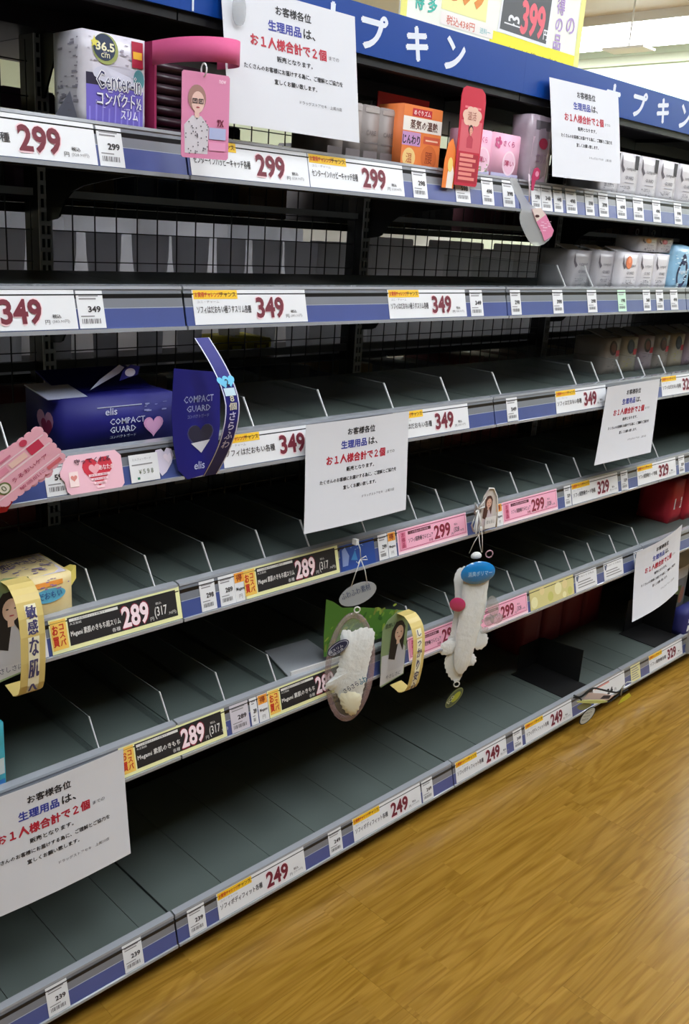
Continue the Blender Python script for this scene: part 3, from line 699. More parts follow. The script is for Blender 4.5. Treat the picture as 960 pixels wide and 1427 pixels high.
cc = Card(.04, .10, C_(240, 130, 50), .001, outline=[(0, 0), (.036, 0), (.040, .03), (.034, .075), (.022, .095), (.010, .085), (.002, .05)]); cc.poly([(.012, .0), (.032, 0), (.034, .03), (.024, .055), (.014, .03)], C_(244, 236, 226), 1); cc.ell(.020, .045, .008, .014, C_(244, 214, 120), 2)
cc.build('flame_card', plane_xf((-.035, -.001, -.008), (1, 0, 0)), r)
for i, (x, w, lb) in enumerate(((.742, .074, 'pale pink carton tucked directly right of the red board'), (.820, .102, 'pink carton with a round white seal, right of the red board'))):
    mb = MB().bbox((0, 0, 0), (w, .06, .100), C_(244, 182, 206), .002); c = Card(w, .1); c.rect(.001, .001, w-.001, .018, C_(196, 190, 222), 1)
    c.ell(w*.62, .040, .024, .026, C_(252, 222, 234), 1); c.ell(w*.62, .040, .020, .022, C_(246, 200, 220), 2); c.text('薄い', w*.45, .034, w*.34, .012, C_(190, 70, 110), 3, .02)
    for q in range(5): c.ell(w*.18+.008*math.cos(q*1.256), .080+.008*math.sin(q*1.256), .005, .005, C_(214, 90, 140), 2, 8)
    c.text('さくら', w*.36, .074, w*.4, .012, C_(200, 90, 140), 2, .02)
    if i == 0: speck(c, .01, .015, w-.01, .04, C_(130, 150, 90), 16, .006, 3)
    front(mb, c, w, .1); prod('pink_carton', mb, (x, .034, SZ[1]), lb, 'carton', 'pink cartons on the top shelf')
# tall clear pouch behind the second notice
mb = soft_box(.09, .05, .15, M('pouch_film', (176, 160, 172), .25, noise=.15, nscale=40), .006); c = Card(.09, .15); c.rect(.012, .01, .078, .105, C_(206, 178, 196), 1); c.ell(.05, .092, .018, .012, C_(180, 50, 84), 2); c.text('エリス', .028, .050, .04, .020, C_(150, 120, 150), 2, .02); speck(c, .014, .012, .075, .04, C_(150, 140, 160), 14); c.rect(.02, .12, .075, .14, C_(110, 104, 112), 1)
front(mb, c, .09, .15, .006); prod('pouch', mb, (.945, .03, SZ[1]), 'tall greyish pink pouch on the top shelf beside the right-hand hanging notice', 'pouch')
c = Card(.03, .05, C_(190, 50, 96), .001, outline=[(.004, 0), (.012, 0), (.016, .022), (.028, .026), (.030, .044), (.018, .050), (.006, .046), (0, .03)]); c.ell(.018, .036, .007, .006, C_(230, 150, 180), 1)
o = c.build('clip_card', plane_xf((.925, -.004, 1.60), (1, 0, 0))); tag(o, 'small dark pink clip card on the top rail above the hanging spatula card', 'card')

def compact_box(w, d, h, tone, art=None, blackstrip=True, seed=0):
    random.seed(seed); mb = soft_box(w, d, h, M('compact_film_%d' % tone, (tone, tone-3, tone+1), .28, noise=.05, nscale=50), .0035); c = Card(w, h, nseg=4, useg=4)
    c.text('compact', w*.3, h*.60, w*.5, h*.09, C_(104, 102, 110), 2, .01); c.text('GUARD', w*.3, h*.42, w*.45, h*.08, C_(104, 102, 110), 2, .01); c.text('23コ入', w*.3, h*.20, w*.35, h*.09, C_(120, 118, 126), 3); c.rect(w*.3, h*.34, w*.8, h*.36, C_(170, 168, 176), 1)
    speck(c, w*.1, h*.04, w*.85, h*.28, C_(130, 128, 136), 12, .005)
    if blackstrip: c.rect(w*.74, h*.66, w*.95, h*.97, C_(46, 44, 50), 1)
    c.poly([(w*.08, h*.95), (w*.14, h*.72), (w*.24, h*.62), (w*.17, h*.55), (w*.05, h*.70)], C_(96, 90, 98), 1)
    if art: c.ell(w*.38, h*.74, w*.17, h*.17, C_(*art), 3); c.ell(w*.38, h*.80, w*.08, h*.08, C_(*[min(255, q+30) for q in art]), 4)
    front(mb, c, w, h, .0035); return mb
for i, x in enumerate((1.265, 1.362, 1.468, 1.577, 1.688, 1.80, 1.91)):
    prod('compact_pack', compact_box(.098, .09, .110, 212, seed=i), (x, .036, SZ[1]), 'white compact pad pack with grey print on the top shelf, %s right of the notice' % NTH[i], 'pad pack', 'white packs on the top shelf')
# second shelf, right
i = 0
for x, y, w, tone, art, lb in ((1.262, .075, .090, 176, None, 'dull white pad pack, leftmost on the second shelf'), (1.36, .060, .085, 182, None, 'white pad pack second from left on the second shelf, dark ribbon mark'),
                       (1.450, .040, .092, 222, (226, 128, 84), 'white pad pack with an orange circle at the front of the second shelf'), (1.548, .038, .080, 222, None, 'white pad pack just right of the orange circle pack, second shelf'), (1.635, .038, .078, 222, None, 'white pad pack left of the blue bag, second shelf')):
    i += 1; h = .100 if x > 1.3 else .098
    o = prod('compact_pack', compact_box(w, .10, h, tone, art, False, 20+i), (x, y, SZ[2]), lb, 'pad pack', 'white packs on the second shelf')
    if i in (1, 2, 3):
        MB().prism([(.02, h), (.06, h+.014), (.062, h+.012), (.022, h-.002)], 0, .005, w-.005, C_(214, 212, 216)).build('flap', o)
for i, (x, art, lb) in enumerate(((1.560, (214, 150, 90), 'upper white pad pack with an orange circle, stacked on the second shelf'), (1.655, (206, 120, 130), 'upper white pad pack with a pink circle, stacked on the second shelf'))):
    prod('compact_pack', compact_box(.088, .08, .040, 206, art, False, 40+i), (x, .05, SZ[2]+.1045), lb, 'pad pack', 'white packs on the second shelf')
    o = ring((0, 0, 0), .008, .0012, C_(200, 200, 205)).build('clip_ring', loc=(x+.05, .095, SZ[2]+.1045+.052)); tag(o, 'small clear ring tag standing behind the %s circle pack' % ('orange' if i == 0 else 'pink'), 'ring', 'clear ring tags')
random.seed(3)
mb = MB(); n = 16
prof = [(.024, 0), (.026, .01), (.026, .118), (.022, .122), (.022, .135), (.0001, .137)]
vs = [(r_*math.cos(2*PI*j/n), r_*math.sin(2*PI*j/n), z) for r_, z in prof for j in range(n)]
mb.add(vs, [(a*n+j, a*n+(j+1) % n, (a+1)*n+(j+1) % n, (a+1)*n+j) for a in range(len(prof)-1) for j in range(n)], M('jar_grey', (120, 118, 122), .3), True)
prod('bottle', mb, (1.755, .22, SZ[2]), 'grey cylindrical bottle standing behind the white packs, second shelf', 'bottle')
mb = soft_box(.11, .05, .125, M('bag_blue', (150, 196, 226), .25, noise=.2, nscale=30), .007); c = Card(.11, .125, nseg=3, useg=3); c.ell(.056, .048, .033, .040, C_(24, 34, 74), 1); c.ell(.056, .088, .014, .016, C_(24, 34, 74), 1); c.text('elegance', .030, .045, .052, .016, C_(220, 232, 240), 3, .02); c.text('slim', .045, .028, .022, .009, C_(180, 210, 235), 3); speck(c, .005, .01, .1, .115, C_(206, 232, 244), 30, .008, 1)
front(mb, c, .11, .125, .007); prod('pad_bag', mb, (1.735, .035, SZ[2]), 'light blue bag with a navy emblem at the right end of the second shelf', 'bag')
# third shelf, right: a row of dim packs
for i in range(7):
    x = 1.60+i*.105; mb = soft_box(.094, .10, .105, M('pack_beige_%d' % (i % 3), [(150, 138, 130), (170, 158, 140), (160, 140, 150)][i % 3], .4), .006); c = Card(.094, .105, nseg=3, useg=3)
    c.ell(.047, .078, .022, .022, [C_(60, 24, 24), C_(30, 34, 50), C_(50, 30, 24)][i % 3], 1); c.ell(.047, .078, .014, .014, [C_(110, 60, 50), C_(60, 70, 90), C_(120, 60, 50)][i % 3], 2); c.rect(.062, .052, .088, .070, C_(196, 40, 60), 3); speck(c, .01, .01, .08, .05, [C_(120, 104, 100), C_(180, 170, 90), C_(120, 100, 130)][i % 3], 10, .006)
    front(mb, c, .094, .105, .006); o = prod('wrapped_pack', mb, (x, .14, SZ[3]), 'dim beige wrapped pack with a dark round seal, %s in the third shelf row' % NTH[i], 'pad pack', 'beige packs on the third shelf')
    MB().prism([(.01, .110), (.07, .128), (.072, .124), (.012, .108)], 0, .008, .086, C_(150, 148, 152)).build('flap', o)
# red packs low on the right
for i, (x, y, s) in enumerate(((2.14, .10, 5), (2.24, .09, 5))):
    mb = soft_box(.095, .12, .15, C_(190, 36, 54), .006); c = Card(.095, .15); c.rect(.02, .05, .075, .09, C_(230, 220, 224), 1); c.text('夜用', .028, .058, .04, .022, C_(160, 30, 50), 2, .03); front(mb, c, .095, .15, .006)
    prod('red_pack', mb, (x, y, SZ[s]), 'red pad pack with white panel, right edge of the fifth shelf, %s' % ('left one' if i == 0 else 'right one'), 'pad pack', 'red packs on the fifth shelf')
for i in range(4):
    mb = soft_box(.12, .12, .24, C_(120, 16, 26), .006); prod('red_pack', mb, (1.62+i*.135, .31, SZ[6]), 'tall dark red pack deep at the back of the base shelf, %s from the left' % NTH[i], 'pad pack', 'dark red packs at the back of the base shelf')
spec = [((2.262, .02), .14, .05, .10, (40, 44, 110), 'navy and white'), ((2.40, .015), .15, .05, .15, (226, 190, 120), 'yellow and orange'), ((2.33, .14), .16, .10, .30, (150, 150, 154), 'grey')]
for i, ((x, y), w, d, h, col, nm) in enumerate(spec):
    mb = soft_box(w, d, h, C_(*col), .010); c = Card(w, h, nseg=3, useg=3); c.rect(w*.1, h*.55, w*.9, h*.7, C_(226, 228, 236), 1); c.rect(w*.1, h*.2, w*.6, h*.45, [C_(230, 236, 240), C_(214, 110, 50), C_(120, 130, 80)][i], 1); c.ell(w*.7, h*.3, w*.15, h*.12, [C_(170, 190, 60), C_(190, 60, 120), C_(190, 130, 110)][i], 2)
    front(mb, c, w, h, .010); prod('pad_bag', mb, (x, y, SZ[6]), '%s pad bag at the right edge of the base shelf' % nm, 'bag', 'bags at the right end of the base shelf')
# navy box on the third shelf
def navy_box():
    NV = M('navy_print', (20, 20, 118), .55); NVD = M('navy_print_dark', (20, 18, 84), .4)
    r = empty('display_box', (-.195, .05, SZ[3]), 'navy COMPACT GUARD display box with pink hearts and open flaps, third shelf left', 'box')
    w, d, h = .205, .14, .085
    mb = MB().bbox((0, 0, 0), (w, d, h), NV, .0015); c = Card(w, h)
    c.text('elis', .070, .055, .022, .012, C_(200, 206, 235), 2, .01); c.text('COMPACT', .078, .038, .068, .0105, C_(196, 202, 230), 2, .01); c.text('GUARD', .078, .024, .050, .0105, C_(196, 202, 230), 2, .01); c.text('コンパクトガード', .078, .015, .05, .005, C_(170, 176, 210), 2); c.rect(.055, .068, .14, .0695, C_(196, 202, 230), 1)
    c.heart(.163, .030, .021, C_(222, 160, 210), 2); c.heart(.163, .030, .0165, C_(234, 176, 220), 3); speck(c, .14, .055, .19, .07, C_(150, 156, 210), 8, .006)
    front(mb, c, w, h); side = Card(d, h); side.heart(.07, .036, .030, C_(206, 150, 190), 1); side.heart(.075, .030, .020, C_(150, 40, 90), 2)
    side.emit(mb, lambda u, v, n: (-.0006-n, d-u, v)); mb.build('carton', r)
    MB().prism([(.055, h+.001), (.14, h+.026), (.142, h+.024), (.058, h-.001)], 0, .02, w-.01, NV).build('lid_flap', r)
    MB().prism([(.02, h), (.10, h+.012), (.102, h+.010), (.022, h-.001)], 0, -.02, .05, C_(190, 196, 220)).build('side_flap', r)
    c = Card(.07, .03, C_(200, 206, 230), .0008, outline=[(0, 0), (.06, .018), (.07, .026), (.06, .032), (.02, .014)]); c.build('torn_flap', plane_xf((.06, .03, h+.008), (1, .1, .1)), r)
    c = Card(.04, .02, NV, .0008, outline=[(.0, 0), (.035, .008), (.04, .022), (.022, .026), (.006, .016)]); c.ell(.02, .013, .010, .007, C_(206, 206, 232), 1); c.build('leaf_flap', plane_xf((.11, .02, h+.022), (1, 0, 0)), r)
    # tall panel with a heart window
    p = empty('promotion_display', (-.027, -.004, 1.058), 'tall navy panel with heart cut-out and a curved strip, clipped to the third rail', 'display')
    ol = [(.030, .0), (.066, .004), (.092, .03), (.098, .09), (.096, .155), (.085, .185), (.0, .196), (-.004, .12), (.0, .07), (.010, .02)]
    hole = []
    c = Card(.1, .19, NV, .0012, outline=ol)
    c.text('COMPACT', .020, .135, .062, .012, C_(150, 158, 200), 2, .01); c.text('GUARD', .026, .119, .050, .011, C_(150, 158, 200), 2, .01); c.text('コンパクトガード', .028, .108, .045, .006, C_(140, 146, 190), 2)
    c.heart(.056, .075, .030, C_(70, 70, 120), 1); c.heart(.056, .076, .0275, C_(40, 38, 60), 2); c.poly([(.036, .064), (.076, .067), (.058, .045)][::-1][::-1], C_(216, 214, 222), 3); c.text('elis', .044, .016, .022, .014, C_(190, 196, 230), 2, .01)
    c.build('panel', plane_xf((0, 0, 0), (1, 0, 0)), p)
    # curved strip bulging toward the aisle
    L = .285; S = Card(.030, L, NV, .0008, nseg=16); wm = C_(214, 216, 236)
    S.rect(0, 0, .0022, L, wm, 1); S.rect(.0278, 0, .030, L, wm, 1); S.heart(.009, .205, .013, C_(110, 196, 232), 3); S.heart(.021, .207, .013, C_(110, 196, 232), 3); S.text('2', .012, .198, .007, .012, C_(30, 30, 60), 4, .02); S.rect(.004, .178, .026, .193, C_(200, 226, 240), 2)
    S.text('8個', .007, .150, .016, .028, C_(216, 212, 190), 3, .03, vert=True); S.text('さらふわ', .007, .068, .016, .078, C_(206, 206, 240), 3, .03, vert=True)
    def xf(u, v, n):
        s = v/L; a = PI*s; return (.052+u-.092*max(0, s-.55)**1.3, -.012-.062*math.sin(a*.9+.05)-n, .006+.243*s)
    S.build('curved_strip', xf, p)
navy_box()
def scallop(w, h, r, n1, n2):
    pts = []
    def edge(p0, p1, k):
        for i in range(k):
            a = Vector(p0)+(Vector(p1)-Vector(p0))*i/k; b = Vector(p0)+(Vector(p1)-Vector(p0))*(i+1)/k; mid = (a+b)/2; d = (b-a); nrm = Vector((d.y, -d.x)).normalized()
            for t in range(4):
                an = PI*t/4; pts.append(tuple(mid - d/2*math.cos(an) + nrm*r*math.sin(an)))
    edge((0, 0), (w, 0), n1); edge((w, 0), (w, h), n2); edge((w, h), (0, h), n1); edge((0, h), (0, 0), n2); return pts
def pinkcard(w, h, outline=None):
    c = Card(w, h, C_(240, 178, 196), .001, outline=outline or scallop(w, h, .0035, 9, 6)); wh = C_(250, 222, 230)
    c.rect(.002, h*.16, w-.002, h*.19, wh, 1); c.rect(.002, h*.52, w-.002, h*.56, wh, 1); c.rect(.002, h*.78, w-.002, h*.81, wh, 1)
    c.rect(w*.70, h*.56, w*.90, h*.78, C_(200, 50, 84), 2); c.ell(w*.72, h*.92, .006, .005, C_(200, 60, 90), 2); c.rect(w*.40, h*.60, w*.66, h*.74, C_(246, 206, 196), 2); c.rect(w*.08, h*.6, w*.36, h*.74, C_(232, 150, 176), 2)
    c.ell(w*.16, h*.34, .010, .010, C_(110, 120, 70), 2); c.ell(w*.16, h*.34, .0075, .0075, C_(238, 232, 220), 3); c.text('0', w*.13, h*.28, .006, .009, C_(90, 100, 60), 4)
    c.text('うるおいケア', w*.3, h*.30, w*.55, h*.10, C_(170, 50, 90), 2, .02); c.text('敏感肌に', w*.3, h*.05, w*.4, h*.08, C_(180, 60, 100), 2); c.rect(w*.74, h*.03, w*.96, h*.12, C_(220, 110, 120), 2); c.rect(w*.1, h*.85, w*.5, h*.9, C_(214, 120, 150), 2)
    return c
c = pinkcard(.112, .066)
t = .72; o = c.build('scalloped_card', plane_xf((-.348, -.045, 1.078), (math.cos(t), -.12, math.sin(t)*.8), v=Vector((-math.sin(t)*.9, .0, math.cos(t)))))
tag(o, 'tilted pink card with scalloped edge sticking out at the left edge of the photo', 'card')
c = pinkcard(.110, .068); o = c.build('scalloped_card', plane_xf((-.372, -.040, 1.070), (math.cos(t*.8), -.12, math.sin(t*.8)*.8), v=Vector((-math.sin(t*.8)*.9, .0, math.cos(t*.8)))))
tag(o, 'second pink scalloped card lying behind the tilted one, at the left edge', 'card')
o = MB().prism([(-.45, 1.064), (-.338, 1.064), (-.322, 1.084), (-.34, 1.105), (-.45, 1.11)], 1, -.030, -.022, C_(190, 30, 40)).build('red_holder'); tag(o, 'red holder at the left edge below the pink scalloped cards', 'holder')
w, h = .103, .062; ol = [(.006, 0), (w-.006, 0), (w, .006), (w, h-.010), (w-.010, h), (.010, h), (0, h-.010), (-.003, h-.018), (-.008, h-.024), (-.008, .030), (-.002, .022), (0, .006)]
c = Card(w, h, C_(240, 190, 204), .001, outline=ol)
c.heart(.058, .034, .029, C_(206, 44, 64), 1); c.heart(.052, .036, .011, C_(240, 170, 180), 2); c.text('守ってくれる', .018, .046, .064, .009, C_(70, 40, 60), 4, .02); c.text('あなたの', .060, .033, .026, .008, C_(250, 225, 230), 4, .02)
for i in range(4): c.rect(.040+.004*i, .024-.0065*i, .078-.004*i, .028-.0065*i, C_(250, 215, 222), 3); 
for i in range(3): c.text('ひとりの毎日', .043+.004*i, .0245-.0065*i, .030-.007*i, .0030, C_(160, 40, 70), 4)
c.rect(.006, .012, .022, .036, C_(252, 226, 224), 2); c.heart(.014, .026, .006, C_(220, 140, 130), 3)
o = c.build('heart_card', rail_xf(3, -.224, .001, .004)); tag(o, 'pink card with a red heart in front of the third rail, below the navy box', 'card')
c = Card(.056, .046, TAGW, .0008); c.text('ミルフィーガード', .006, .036, .036, .004, GRY, 2); c.text('￥５９８', .016, .013, .028, .0075, C_(96, 110, 84), 2, .02); c.rect(.004, .028, .044, .030, GRY, 1); c.rect(.012, .004, .017, .008, C_(40, 120, 90), 1)
o = c.build('price_tag', rail_xf(3, -.107, .004, .003)); tag(o, 'white price card left of two lilac hearts on the third rail', 'price tag')
c = Card(.05, .05); c = Card(.05, .05, C_(214, 206, 226), .0006, outline=[(.012, .004), (.022, .010), (.034, .004+.02), (.040, .036), (.037, .048), (.028, .051), (.022, .044), (.017, .050), (.006, .049), (0, .038), (.003, .02)]); c.heart(.028, .034, .010, C_(232, 220, 236), 1)
o = c.build('heart_card', rail_xf(3, -.058, .004, .0018)); tag(o, 'lilac double heart cut-out beside the white card on the third rail', 'card')

# pale yellow pack and gold loops
mb = soft_box(.125, .11, .075, M('pack_yellow', (226, 206, 150), .4, noise=.1, nscale=40), .008); c = Card(.125, .075, nseg=4, useg=4)
c.rect(.045, .060, .108, .068, C_(232, 150, 60), 2); c.ell(.082, .045, .030, .012, C_(90, 170, 200), 2); c.text('はだおもい', .050, .040, .055, .012, C_(50, 90, 150), 3, .02); c.text('23', .034, .014, .014, .014, C_(60, 44, 40), 3, .04); c.rect(.0, .002, .12, .010, C_(236, 196, 120), 1); c.rect(.028, .030, .05, .05, C_(226, 232, 240), 1); speck(c, .01, .05, .12, .072, C_(150, 110, 160), 20, .005)
front(mb, c, .125, .075, .008)
top = Card(.125, .11); top.rect(.006, .006, .119, .104, C_(222, 214, 226), 1); speck(top, .01, .01, .115, .1, C_(110, 96, 150), 60, .007); top.text('肌にやさしい', .03, .05, .075, .018, C_(70, 50, 90), 3, .02)
top.emit(mb, lambda u, v, n: (u, v, .075+.008*16*(u/.125)*(1-u/.125)*(v/.11)*(1-v/.11)+.0008+n))
mb.add([(.125, .0, .075), (.136, .004, .083), (.134, .02, .080), (.126, .03, .072), (.136, .004, .060), (.125, 0, .05)], [(0, 1, 2, 3), (0, 5, 4, 1)], C_(228, 212, 110))
prod('pad_pack', mb, (-.330, .028, SZ[4]), 'pale yellow pad pack on the fourth shelf at the left, behind the gold loop', 'pad pack')
def loop_display(name, x, zb, h, label, dark, txt):
    r = empty(name, (x, 0, zb), label, 'display'); G = C_(214, 192, 118, .4)
    # back panel with the portrait, on the rail
    w = .088; ol = [(.010, 0), (w, .012), (w, h), (w*.55, h+.006), (.016, h-.008), (0, h-.03), (.002, .06)]
    c = Card(w, h, C_(130, 152, 110), .0008, outline=ol); c.poly([(.006, .004), (w-.002, .014), (w-.002, h*.42), (.004, h*.46)], C_(196, 196, 200), 1)
    person_print(c, .056, h*.74, .021, C_(28, 24, 26), C_(222, 190, 168), C_(190, 190, 196), 2, long_hair=True); c.text('肌想い', .008, h*.84, .030, .012, C_(60, 80, 60), 3, .01); c.text('やさしさに', .022, .018, .05, .010, C_(90, 90, 110), 8, .01)
    c.build('portrait_panel', plane_xf((0, -.008, 0), (1, 0, 0)), r)
    # gold band bowed out into the aisle
    L = 1.; S = Card(.040, 1., G, .0006, nseg=18); n = len(txt)
    S.rect(.012, .22, .030, .70, C_(238, 232, 200), 1); S.text(txt, .013, .23, .016, .46, C_(70, 66, 110), 2, .01, vert=True)
    def xf(u, v, nn):
        # up the front from the bottom lip to the panel top
        p = [(-.008, -.004), (-.040, -.012), (-.060, .004), (-.068, .05), (-.070, .10), (-.066, h*.78), (-.055, h*.93), (-.035, h*1.02), (-.010, h*1.02)]
        t = max(0, min(.9999, v))*(len(p)-1); i = int(t); f = t-i; y = p[i][0]*(1-f)+p[i+1][0]*f; z = p[i][1]*(1-f)+p[i+1][1]*f
        dy, dz = p[i+1][0]-p[i][0], p[i+1][1]-p[i][1]; l = math.hypot(dy, dz)
        return (.042+u, y-nn*dz/l, z+nn*dy/l)
    S.build('gold_band', xf, r)
    return r
loop_display('loop_card', .545, .474, .178, 'gold loop card with a long-haired woman on the fifth rail, between the two hanging samples', True, 'しっかり安心')
loop_display('loop_card', -.385, .775, .170, 'gold loop card at the left photo edge, dark vertical lettering, fourth rail', False, '敏感な肌へ')
mb = soft_box(.12, .10, .125, M('pack_teal', (60, 170, 186), .35, noise=.25, nscale=25), .007); c = Card(.12, .125); c.rect(.06, .0, .118, .02, C_(50, 120, 190), 1); c.rect(.04, .03, .118, .06, C_(210, 220, 220), 1); speck(c, .04, .03, .11, .06, C_(200, 150, 110), 10)
front(mb, c, .12, .125, .007); prod('pad_pack', mb, (-.452, .03, SZ[5]), 'teal pad pack cut by the left photo edge, above the lower left notice', 'pad pack')

# green card and grey tray on the fifth shelf
c = Card(.25, .16, C_(74, 122, 40), .0012, outline=[(0, .16), (0, .07), (.004, .02), (.24, .02), (.245, .075), (.12, .112), (.05, .128), (.02, .15)])
for i in range(60):
    u, v = random.uniform(.004, .23), random.uniform(.024, .10); c.ell(u, min(v, .11-.15*u*.4), random.uniform(.004, .011), random.uniform(.002, .005), random.choice([C_(110, 150, 50), C_(50, 96, 30), C_(140, 160, 60), C_(120, 130, 50)]), 1, 8, random.uniform(0, 3))
o = c.build('leaf_card', plane_xf((.402, .036, SZ[5]-.012+.012), (1, -.04, 0))); tag(o, 'green leaf-printed card standing on the fifth shelf behind the left hanging sample', 'card')
o = MB().prism([(.300, .030), (.440, .020), (.46, .15), (.34, .16)], 2, SZ[5]+.003, SZ[5]+.006, M('tray_grey', (150, 154, 158), .3, coat=.5)).prism([(.300, .026), (.442, .016), (.442, .019), (.300, .029)], 2, SZ[5]+.001, SZ[5]+.020, CLEARE).build('sample_tray'); tag(o, 'small grey plastic tray lying on the fifth shelf left of the green card', 'tray')
c = Card(.105, .055, C_(30, 70, 150), .0006); c.poly([(.004, .01), (.020, .01), (.026, .03), (.016, .05), (.006, .045)], C_(130, 150, 200), 1); c.poly([(.03, .02), (.05, .016), (.045, .04)], C_(60, 130, 190), 1); speck(c, .02, .04, .08, .05, C_(150, 170, 210), 6)
o = c.build('rail_card', rail_xf(4, .408, .003, .0008)); tag(o, 'blue printed card in the fourth rail, behind the left sample string', 'card')

# ------------------------------------------------------------------ hanging samples
def puff(outline, thick, mat, xf, mb=None, rings=4):
    """a padded shape: outline in metres (u, v), swollen to +-thick"""
    mb = mb or MB(); n = len(outline); cu = sum(p[0] for p in outline)/n; cv = sum(p[1] for p in outline)/n
    for sgn in (1, -1):
        vs = []; fs = []
        for k in range(rings+1):
            s = 1-k/rings*.999; hgt = thick*math.sqrt(max(0, 1-s*s))
            for (u, v) in outline: vs.append(xf(cu+(u-cu)*s, cv+(v-cv)*s, sgn*hgt))
        for k in range(rings):
            for j in range(n):
                a, b = k*n+j, k*n+(j+1) % n; q = (a, b, b+n, a+n); fs.append(q if sgn > 0 else q[::-1])
        mb.add(vs, fs, mat, True)
    return mb
def ripple(pts, amp=.0014, k=17):
    cu = sum(p[0] for p in pts)/len(pts); cv = sum(p[1] for p in pts)/len(pts); L = 0; out = []
    for i, p in enumerate(pts):
        q = pts[i-1]; L += math.hypot(p[0]-q[0], p[1]-q[1]); d = math.hypot(p[0]-cu, p[1]-cv) or 1; a = amp*(math.sin(L*480)+.5*math.sin(L*1100))
        out.append((p[0]+(p[0]-cu)/d*a, p[1]+(p[1]-cv)/d*a))
    return out
def smooth(pts, it=2):
    for _ in range(it):
        q = []
        for i in range(len(pts)):
            a, b = pts[i], pts[(i+1) % len(pts)]; q += [(a[0]*.75+b[0]*.25, a[1]*.75+b[1]*.25), (a[0]*.25+b[0]*.75, a[1]*.25+b[1]*.75)]
        pts = q
    return pts
PAD = M('pad_white', (234, 237, 234), .8, noise=.04, nscale=90, bump=.9)
PADC = M('pad_cream', (226, 220, 190), .75)
FILM = clear_mat('film_clear', (200, 196, 190), .30, .15)
FILMP = clear_mat('film_pink', (200, 170, 172), .34, .2)
STR = C_(214, 214, 210)
U30 = Vector((math.cos(-PI/6), math.sin(-PI/6), 0))
def tilt_ell(cu, cv, ru, rv, rot, n=22): return [(cu+ru*math.cos(t)*math.cos(rot)-rv*math.sin(t)*math.sin(rot), cv+ru*math.cos(t)*math.sin(rot)+rv*math.sin(t)*math.cos(rot)) for t in [2*PI*i/n for i in range(n)]]
def sample_left():
    o = (.42, -.028, .864); r = empty('hanging_sample', o, 'left hanging white pad sample in a clear pinkish ring with grey oval tag', 'sample')
    f = plane_xf((0, 0, 0), U30)
    mb = MB()
    for pts in ([(0, .004), (.006, -.012), (.009, -.034)], [(.009, -.034), (.0, -.066), (-.008, -.098)], [(.009, -.034), (.020, -.06), (.027, -.088)], [(.009, -.034), (.020, -.028), (.024, -.036), (.012, -.036)], [(.009, -.034), (.004, -.044), (.0, -.040)]):
        mb.tube([f(u, v, .002) for u, v in pts], .0011, STR, 6)
    mb.box((-.004, .0, -.004), (.004, .012, .008), CLEARE); mb.build('string', r)
    c = Card(.1, .1, M('oval_grey', (166, 172, 176), .35), .0015, outline=tilt_ell(.009, -.115, .043, .024, .42)); c.text('ふわふわ素材', -.024, -.128, .066, .016, C_(90, 100, 124), 2, .01, rot=.36)
    c.build('oval_tag', f, r)
    ring(f(.009, -.150, .003), .0065, .0016, C_(226, 226, 222), ax=U30).build('ring', r)
    # big clear ring
    mb = MB(); cx, cv = .004, -.290; N = 36
    pts = [(cx+.056*math.cos(t), cv+.132*math.sin(t)) for t in [2*PI*i/N for i in range(N)]]; inner = [(cx+.044*math.cos(t), cv+.119*math.sin(t)) for t in [2*PI*i/N for i in range(N)]]
    for a, b in ((0, .0), (1, -.003)):
        pass
    vs = [f(u, v, .0) for u, v in pts]+[f(u, v, .0) for u, v in inner]+[f(u, v, -.004) for u, v in pts]+[f(u, v, -.004) for u, v in inner]
    fs = []
    for i in range(N):
        j = (i+1) % N; fs += [(i, j, N+j, N+i), (2*N+j, 2*N+i, 3*N+i, 3*N+j), (j, i, 2*N+i, 2*N+j), (N+i, N+j, 3*N+j, 3*N+i)]
    mb.add(vs, fs, FILMP, True); mb.build('clear_ring', r)
    MB().add([f(u, v, -.002) for u, v in inner], [tuple(range(N))], FILM).build('film', r)
    # folded pad body
    body = smooth([(-.028, -.195), (-.012, -.190), (.0, -.198), (.018, -.187), (.044, -.190), (.052, -.205), (.046, -.25), (.040, -.30), (.034, -.345), (.026, -.378), (.012, -.392), (-.004, -.384), (-.018, -.36), (-.030, -.335), (-.052, -.332), (-.054, -.318), (-.036, -.306), (-.026, -.28), (-.024, -.24)], 2)
    g = lambda u, v, n: f(u, v, n+.012)
    puff(ripple(smooth(body, 1)), .009, PAD, g, rings=5).build('pad', r)
    tailp = smooth([(-.022, -.335), (.030, -.34), (.028, -.375), (.016, -.398), (0, -.392), (-.012, -.378), (-.020, -.36)], 2)
    puff(ripple(smooth(tailp, 1)), .006, PADC, lambda u, v, n: f(u, v, n+.020)).build('pad_tail', r)
    c = Card(.1, .1, C_(40, 44, 76), .0012, outline=tilt_ell(-.034, -.226, .027, .013, .62)); c.poly(tilt_ell(-.034, -.226, .025, .011, .62), C_(190, 194, 208), 1); c.poly(tilt_ell(-.034, -.226, .023, .010, .62), C_(40, 44, 76), 2)
    c.text('超スリム', -.052, -.240, .034, .007, C_(214, 216, 226), 4, .02, rot=.55); c.text('羽つき', -.044, -.244+.0, .026, .006, C_(214, 216, 226), 4, .02, rot=.55)
    c.build('navy_label', lambda u, v, n: f(u, v, n+.027), r)
    c = Card(.1, .1); c.text('さらさら', -.012, -.336, .036, .012, C_(60, 66, 90), 1, .03, rot=.55); c.text('ふわ', .022, -.318, .018, .016, C_(60, 130, 160), 1, .03, rot=.5); c.build('lettering', lambda u, v, n: f(u, v, n+.0275), r)
sample_left()
